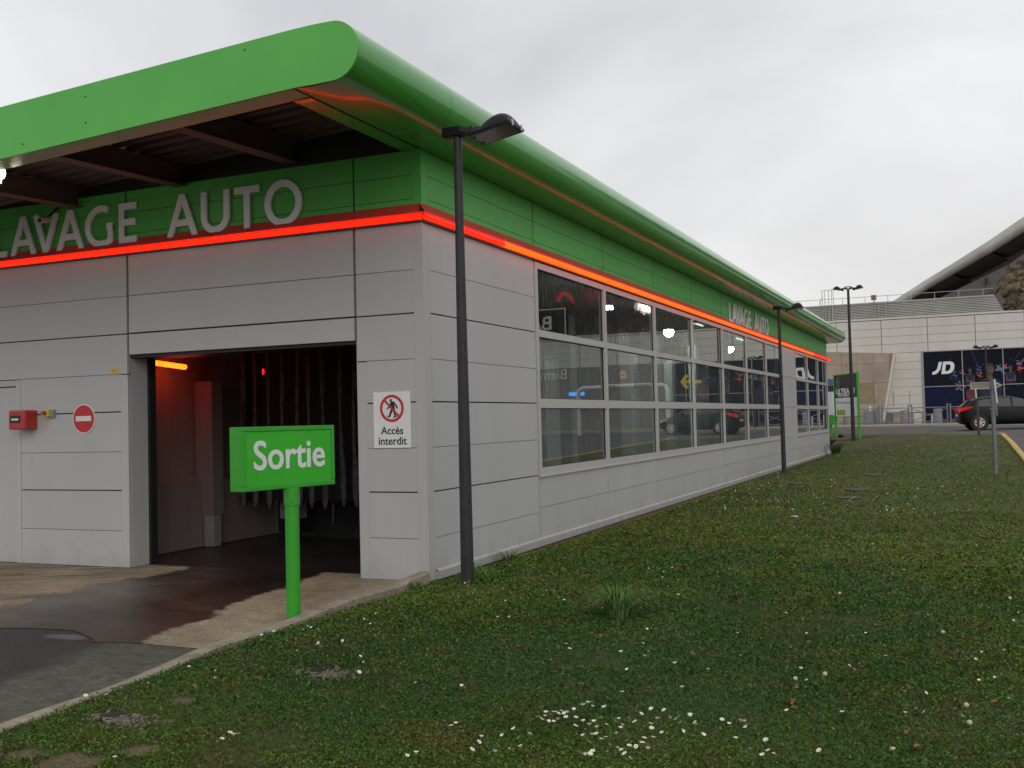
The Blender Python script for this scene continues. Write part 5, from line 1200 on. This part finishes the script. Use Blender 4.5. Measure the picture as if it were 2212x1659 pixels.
def player(cx_, cz_, s, skin='skin', kit='pkit', body=True, dy=.022, arms=True):
    c = lambda a, b: (cx_+a*s, cz_+b*s)
    if body:
        poly_p([c(-55, 200), c(-62, 90), c(-50, 62), c(-18, 45), c(18, 45), c(52, 62), c(64, 95), c(58, 200)], kit, dy)
    if body and arms: poly_p([c(-62, 95), c(-48, 100), c(-40, 150), c(10, 160), c(8, 178), c(-58, 172)], skin, dy+.002); poly_p([c(64, 100), c(48, 105), c(42, 155), c(-5, 145), c(-8, 160), c(58, 178)], skin, dy+.003)
    poly_p([c(-12, 20), c(12, 20), c(15, 58), c(-15, 58)], skin, dy+.001)
    poly_p([c(24*math.cos(a), 33*math.sin(a)) for a in np.linspace(0, 6.28, 17)[:-1]], skin, dy+.004)
    poly_p([c(27*math.cos(a), -8+30*math.sin(a)) for a in np.linspace(math.pi, 2*math.pi, 10)]+[c(22, -4), c(14, -16), c(-14, -16), c(-22, -4)], 'hair', dy+.006)
    poly_p([c(-14, -6), c(-4, -6), c(-4, -1), c(-14, -1)], 'hair', dy+.006); poly_p([c(5, -6), c(15, -6), c(15, -1), c(5, -1)], 'hair', dy+.006)
    poly_p([c(-8, 16), c(8, 16), c(5, 20), c(-5, 20)], 'pkitr', dy+.006)
    poly_p([c(6, -14), c(22, -6), c(22, 10), c(12, 28), c(2, 33), c(4, 6)], 'skin2', dy+.0055)
    poly_p([c(-20, 12), c(-12, 22), c(0, 25), c(12, 22), c(20, 12), c(14, 28), c(0, 34), c(-14, 28)], 'hair', dy+.0058)
player(990, 565, 1.15); player(1310, 560, 3.0, 'skin', 'pkit', True, .034, False); player(1640, 545, 1.3, dy=.05); player(985, 835, 1.15, kit='pkitr'); player(2090, 520, 1.6, dy=.05); player(2500, 560, 1.8, kit='pkitr')
poly_p([(1150, 850), (1165, 868), (1205, 850), (1208, 842), (1170, 858)], 'white', .06, 'print_mark')
# wall beyond the posters, mostly seen mirrored in the windows
for i in range(9):
    x0 = 12.7+i*2.2
    for z0, z1 in ((.95, 2.4), (2.41, 3.85), (3.86, 5.28)): mbox(x0, x0+2.18, z0, z1, 'shutter', 'wall_panel', YM-.0)
ar = MB(); ar.prism([(12.17, 4.02), (11.72, 4.52), (11.55, 4.40), (11.80, 4.12), (10.74, 4.12), (10.74, 3.92), (11.80, 3.92), (11.55, 3.64), (11.72, 3.52)], (0, YM-.1, 0), (1, 0, 0), (0, 0, 1), (0, -.03, 0)); t = ar.build('arrow_sign', 'yellow'); tag(t, 'yellow arrow on the dark shop glass, mirrored in the car wash windows', 'sign')
t = empty('welcome_lettering', (21, YM, 4.8), 'white Bienvenue lettering seen mirrored in the first window bay', 'sign'); put_text('lettering', 'Bienvenue', 1.0, (20.1, YM-.05, 4.85), (1, 0, 0), (0, 0, 1), 'letter', t, ext=.03, off=.005, align='LEFT')
t = empty('shop_sign', (22, YM, 8.4), 'grey framed sign reading BA seen mirrored in the top left pane', 'sign'); put_text('lettering', 'BA', 1.35, (21.9, YM-.30, 8.45), (1, 0, 0), (0, 0, 1), 'letter', t, ext=.03, off=.02)
MB().box(20.1, 24.5, YM-.28, YM+.2, 7.52, 9.5).build('board', 'seal', t); MB().box(20.05, 24.5, YM-.31, YM-.281, 9.42, 9.5).box(20.05, 20.13, YM-.31, YM-.281, 7.52, 9.42).box(20.05, 24.5, YM-.31, YM-.281, 7.52, 7.6).build('frame', 'letter', t)
t = tag(MB().box(18.9, 20.0, YM-.14, YM-.06, 3.35, 3.60).build('lit_sign', 'bluesign'), 'small bright blue lit sign mirrored in the first middle pane', 'sign')
t = empty('height_barrier', (12, 45, .95), 'white tubular height barrier with red lettering mirrored in the windows', 'barrier')
g0, g1 = 9.47, 14.6; pts = [(g0, 45, .6), (g0, 45, 3.1)]+[(g0+.35-.35*math.cos(a), 45, 3.1+.35*math.sin(a)) for a in np.linspace(.2, math.pi/2, 6)]+[(g1-.35+.35*math.sin(a), 45, 3.1+.35*math.cos(a)) for a in np.linspace(0, math.pi/2-.2, 6)]+[(g1, 45, 3.1), (g1, 45, .6)]
MB().tube(pts, .12, 14).build('tube_frame', 'white', t, smooth=True)
put_text('lettering', 'LAVAGE', .26, (10.9, 44.875, 3.45), (1, 0, 0), (0, 0, 1), 'red', t, ext=.01); put_text('lettering', 'AUTO', .26, (12.8, 44.875, 3.45), (1, 0, 0), (0, 0, 1), 'red', t, ext=.01)
t = empty('height_limit_sign', (12, 45, 4.06), 'round red-rimmed 2,20m height limit sign above the barrier', 'sign')
MB().tube([(11.98, 44.9, 4.05), (11.98, 44.93, 4.05)], .34, 32).build('rim', 'red', t); MB().tube([(11.98, 44.885, 4.05), (11.98, 44.899, 4.05)], .24, 32).build('disc', 'white', t); put_text('print', '2,20m', .17, (11.98, 44.88, 4.05), (1, 0, 0), (0, 0, 1), 'black', t, ext=.004); MB().box(11.95, 12.01, 44.96, 44.99, 3.5, 4.3).build('stem', 'alu', t)

# pavement in front of the mall
pv = MB().box(-30, 46, 49.6, YM, .5, .955).build('pavement', 'pave'); pv['kind'] = 'structure'
# barriers
def fpos(x_): return 54.0+(4.75-x_)*0.16
FZ = .955
bar0 = None
def make_barrier(W2):
    r_ = empty('barrier', (0, 0, FZ), 'grey', 'barrier')
    for xx in (0, W2):
        p_ = MB().tube([(xx, 0, 0), (xx, 0, 1.02)], .045, 12).build('post', 'fence', r_, smooth=True); p_.parent = r_; p_.matrix_basis = Matrix()
        b_ = MB().ell((xx, 0, 1.07), (.055, .055, .06), 12, 8).build('ball_top', 'fence', r_, smooth=True); b_.parent = r_; b_.matrix_basis = Matrix()
    for hz_ in (.93, .12): m_ = MB().tube([(0, 0, hz_), (W2, 0, hz_)], .028, 8).build('rail', 'fence', r_); m_.matrix_basis = Matrix()
    for a, b in (((0, 0, .88), (W2, 0, .16)), ((0, 0, .16), (W2, 0, .88))): m_ = MB().tube([a, b], .022, 6).build('cross_brace', 'fence', r_); m_.matrix_basis = Matrix()
    m_ = MB().box(W2/2-.05, W2/2+.05, -.01, .01, .48, .56).build('brace_plate', 'fence', r_); m_.matrix_basis = Matrix()
    return r_
b0 = make_barrier(1.85)
labs = ['second cross-braced barrier, right of the price board', 'third cross-braced barrier, below the joint of white wall and poster', 'fourth cross-braced barrier, in front of the JD poster', 'first cross-braced barrier, left behind the price board', 'cross-braced barrier behind the black car', 'cross-braced barrier hidden behind the car nose', 'cross-braced barrier left of the price board']
for i, xx in enumerate((-1.35, .70, 2.35, -3.35, 4.42, 6.45, -5.35)):
    lab = 'grey '+labs[i]
    if i == 0: o = b0; o.location = (xx, fpos(xx), FZ); o['label'] = lab; o['group'] = 'cross-braced barriers along the pavement'
    else: o = dup(b0, (xx, fpos(xx), FZ), 0, lab)
    o['group'] = 'cross-braced barriers along the pavement'
    if i == 1: o.scale = (.80, 1, 1)
    if i == 2: o.scale = (1.03, 1, 1)
# grey bins and small bollards on the pavement
def cylthing(x_, y_, r, h, m, name, label, cat, group, band_=True):
    t = empty(name, (x_, y_, FZ), label, cat, group); MB().tube([(x_, y_, FZ), (x_, y_, FZ+h)], r, 20).build('body', m, t, smooth=True)
    if band_: MB().tube([(x_, y_, FZ+h-.16), (x_, y_, FZ+h-.10)], r+.012, 20).build('band', 'pave', t, smooth=True); MB().tube([(x_, y_, FZ+.08), (x_, y_, FZ+.13)], r+.012, 20).build('band', 'pave', t, smooth=True)
gb = 'round grey concrete bins along the shopping centre'
cylthing(-.12, 55.6, .26, .83, 'bin', 'concrete_bin', 'grey round bin standing before the beige wall', 'bin', gb)
cylthing(.34, 56.2, .24, .86, 'bin', 'concrete_bin', 'grey round bin tucked behind the first bin at the beige wall end', 'bin', gb)
cylthing(1.88, 55.6, .23, .80, 'bin', 'concrete_bin', 'grey round bin standing before the white panels', 'bin', gb)
cylthing(3.72, 55.6, .235, .86, 'bin', 'concrete_bin', 'grey round bin standing before the JD poster', 'bin', gb)
for i, (x_, y_, h) in enumerate(((3.40, 55.9, .55), (-.10, 56.4, 1.1))): cylthing(x_, y_, .07, h, 'white', 'bollard', ['short white bollard left of the bin at the JD poster', 'white bollard rising behind the bin at the beige wall'][i], 'bollard', 'white bollards', False)
MB_ = MB().box(2.38, 2.78, 56.2, 56.5, FZ, FZ+.62).build('utility_box', 'mallw', None); tag(MB_, 'low cream utility box between barriers under the white wall', 'box')

# ------------------------------------------------------------------ black hatchback
car = empty('parked_car', (5.66, 41.9, .80), 'black hatchback with lit red tail light driving past at the right edge', 'car')
L0 = 4.28
st = [ # s, sill z, side-max half width, belt z, belt half-width, roof z, roof half-width
 (.00, .42, .62, .72, .58, .76, .50), (.06, .30, .74, .84, .70, .90, .58), (.22, .24, .84, .95, .80, 1.06, .60), (.45, .22, .88, 1.00, .84, 1.30, .60), (.75, .22, .90, 1.00, .85, 1.43, .62), (1.2, .22, .905, .99, .86, 1.485, .64),
 (1.8, .22, .905, .97, .86, 1.50, .65), (2.3, .22, .905, .95, .86, 1.47, .64), (2.75, .22, .905, .93, .85, 1.33, .64), (3.15, .22, .90, .91, .84, 1.10, .68), (3.45, .22, .89, .87, .82, .94, .66), (3.85, .24, .86, .76, .78, .84, .58), (4.12, .28, .78, .66, .70, .72, .48), (4.26, .36, .60, .56, .52, .60, .36)]
cbm = MB(); sec = []
for s_, z0, wm, zb2, wb, zr, wr in st:
    sec.append([(s_-.80, 0, z0-.02), (s_-.80, -wm*.92, z0), (s_-.80, -wm, z0+.12), (s_-.80, -wm, (z0+zb2)/2+.08), (s_-.80, -wb, zb2), (s_-.80, -(wb+wr)/2-.01, (zb2+zr)/2), (s_-.80, -wr, zr-.03), (s_-.80, -wr*.6, zr), (s_-.80, 0, zr+.012)])
nk = len(sec[0]); ring = [c + [(x_, -y_, z_) for x_, y_, z_ in c[-2:0:-1]] for c in sec]; nr = len(ring[0])
for c in ring: cbm.v += c
for i in range(len(ring)-1):
    for j in range(nr): j2 = (j+1) % nr; cbm.f.append((i*nr+j, (i+1)*nr+j, (i+1)*nr+j2, i*nr+j2))
cbm.f += [tuple(range(nr)), tuple((len(ring)-1)*nr+j for j in range(nr-1, -1, -1))]; cbm.m = [0]*len(cbm.f)
def cpart(mb, name, m, smooth=False, par=None, bevel=0):
    o = mb.build(name, m, None, smooth, bevel); o.parent = par or car; return o
bdy = cpart(cbm, 'body', 'paint', True); sub = bdy.modifiers.new('sub', 'SUBSURF'); sub.levels = 1; sub.render_levels = 2
for sgn in (-1, 1):
    Wy = lambda z, k=0: sgn*(.875-(z-.98)*.46+.004)
    for pts in ([(-.18, 1.04), (.55, 1.02), (.55, 1.36), (.25, 1.365), (-.02, 1.28)], [(.63, 1.02), (1.32, 1.0), (1.32, 1.40), (.85, 1.40), (.63, 1.375)], [(1.40, 1.0), (2.35, .96), (2.02, 1.22), (1.80, 1.36), (1.40, 1.40)]):
        mb = MB(); v = [(a, Wy(b), b) for a, b in pts]; v2 = [(a, Wy(b)*.97, b) for a, b in pts]; n = len(v); mb.add(v+v2, [tuple(range(n)) if sgn < 0 else tuple(range(n))[::-1]]+[(i, (i+1) % n, n+(i+1) % n, n+i) for i in range(n)]); cpart(mb, 'side_window', 'glassd')
    mb = MB(); mb.add([(-.79, sgn*.55, .80), (-.78, sgn*.72, .84), (-.40, sgn*.875, .94), (-.30, sgn*.88, 1.00), (-.55, sgn*.84, 1.0), (-.76, sgn*.66, .94)], [(0, 1, 2, 3, 4, 5) if sgn < 0 else (5, 4, 3, 2, 1, 0)]); cpart(MB().add([(-.83, sgn*.50, .78), (-.78, sgn*.74, .80), (-.42, sgn*.905, .93), (-.22, sgn*.91, 1.03), (-.50, sgn*.88, 1.04), (-.72, sgn*.78, .98), (-.80, sgn*.55, .90)], [(0, 1, 2, 3, 4, 5, 6) if sgn < 0 else (6, 5, 4, 3, 2, 1, 0)]), 'tail_light', 'tail')
    cpart(MB().add([(3.42, sgn*.50, .60), (3.30, sgn*.76, .62), (2.85, sgn*.885, .74), (2.80, sgn*.87, .80), (3.15, sgn*.80, .78), (3.38, sgn*.60, .70)], [(0, 1, 2, 3, 4, 5) if sgn < 0 else (5, 4, 3, 2, 1, 0)]), 'headlight', 'head')
    cpart(MB().ell((1.98, sgn*1.0, 1.02), (.10, .09, .07), 12, 8), 'wing_mirror', 'paint', True)
    for xx in (0, 2.61):
        wo = cpart(MB().tube([(xx, sgn*.70, .315), (xx, sgn*.915, .315)], .375, 30), 'wheel_arch', 'tyre')
        ty = MB(); n = 32
        prf = [(.70, .20), (.70, .29), (.715, .315), (.88, .315), (.905, .29), (.905, .215), (.88, .20)]
        for j in range(n):
            a = 2*math.pi*j/n
            for w2, rr3 in prf: ty.v.append((xx+rr3*math.cos(a), sgn*(w2+.02), .315+rr3*math.sin(a)))
        for j in range(n):
            for k in range(len(prf)): q = len(prf); ty.f.append((j*q+k, ((j+1) % n)*q+k, ((j+1) % n)*q+(k+1) % q, j*q+(k+1) % q))
        ty.m = [0]*len(ty.f); wl = cpart(ty, 'wheel', 'tyre', True)
        rm = MB().tube([(xx, sgn*.885, .315), (xx, sgn*.935, .315)], .05, 14)
        for k in range(7):
            a = 2*math.pi*k/7+.2; rm.bar((xx+.03*math.cos(a), sgn*.93, .315+.03*math.sin(a)), (xx+.205*math.cos(a), sgn*.925, .315+.205*math.sin(a)), .02, .062, upv=(0, 1, 0)) if False else rm.prism([(.03, -.022), (.21, -.042), (.21, .042), (.03, .022)], (xx, sgn*.92, .315), (math.cos(a), 0, math.sin(a)), (-math.sin(a), 0, math.cos(a)), (0, sgn*.02, 0))
        for k in range(28):
            a = 2*math.pi*k/28; b = 2*math.pi*(k+1)/28; rm.bar((xx+.208*math.cos(a), sgn*.925, .315+.208*math.sin(a)), (xx+.208*math.cos(b), sgn*.925, .315+.208*math.sin(b)), .025, .025)
        cpart(rm, 'rim', 'rim', par=wl)
mb = MB().add([(-.64, -.52, 1.06), (-.64, .52, 1.06), (-.30, .50, 1.37), (-.30, -.50, 1.37)], [(3, 2, 1, 0)]); cpart(mb, 'rear_window', 'glassd')
mb = MB().add([(2.36, -.70, 1.02), (2.36, .70, 1.02), (1.84, .58, 1.40), (1.84, -.58, 1.40)], [(0, 1, 2, 3)]); cpart(mb, 'windscreen', 'glassd')
cpart(MB().box(-.82, -.806, -.25, .25, .60, .71), 'number_plate', 'white')
car.rotation_euler = (0, 0, math.radians(9))
print('daisies', cnt)
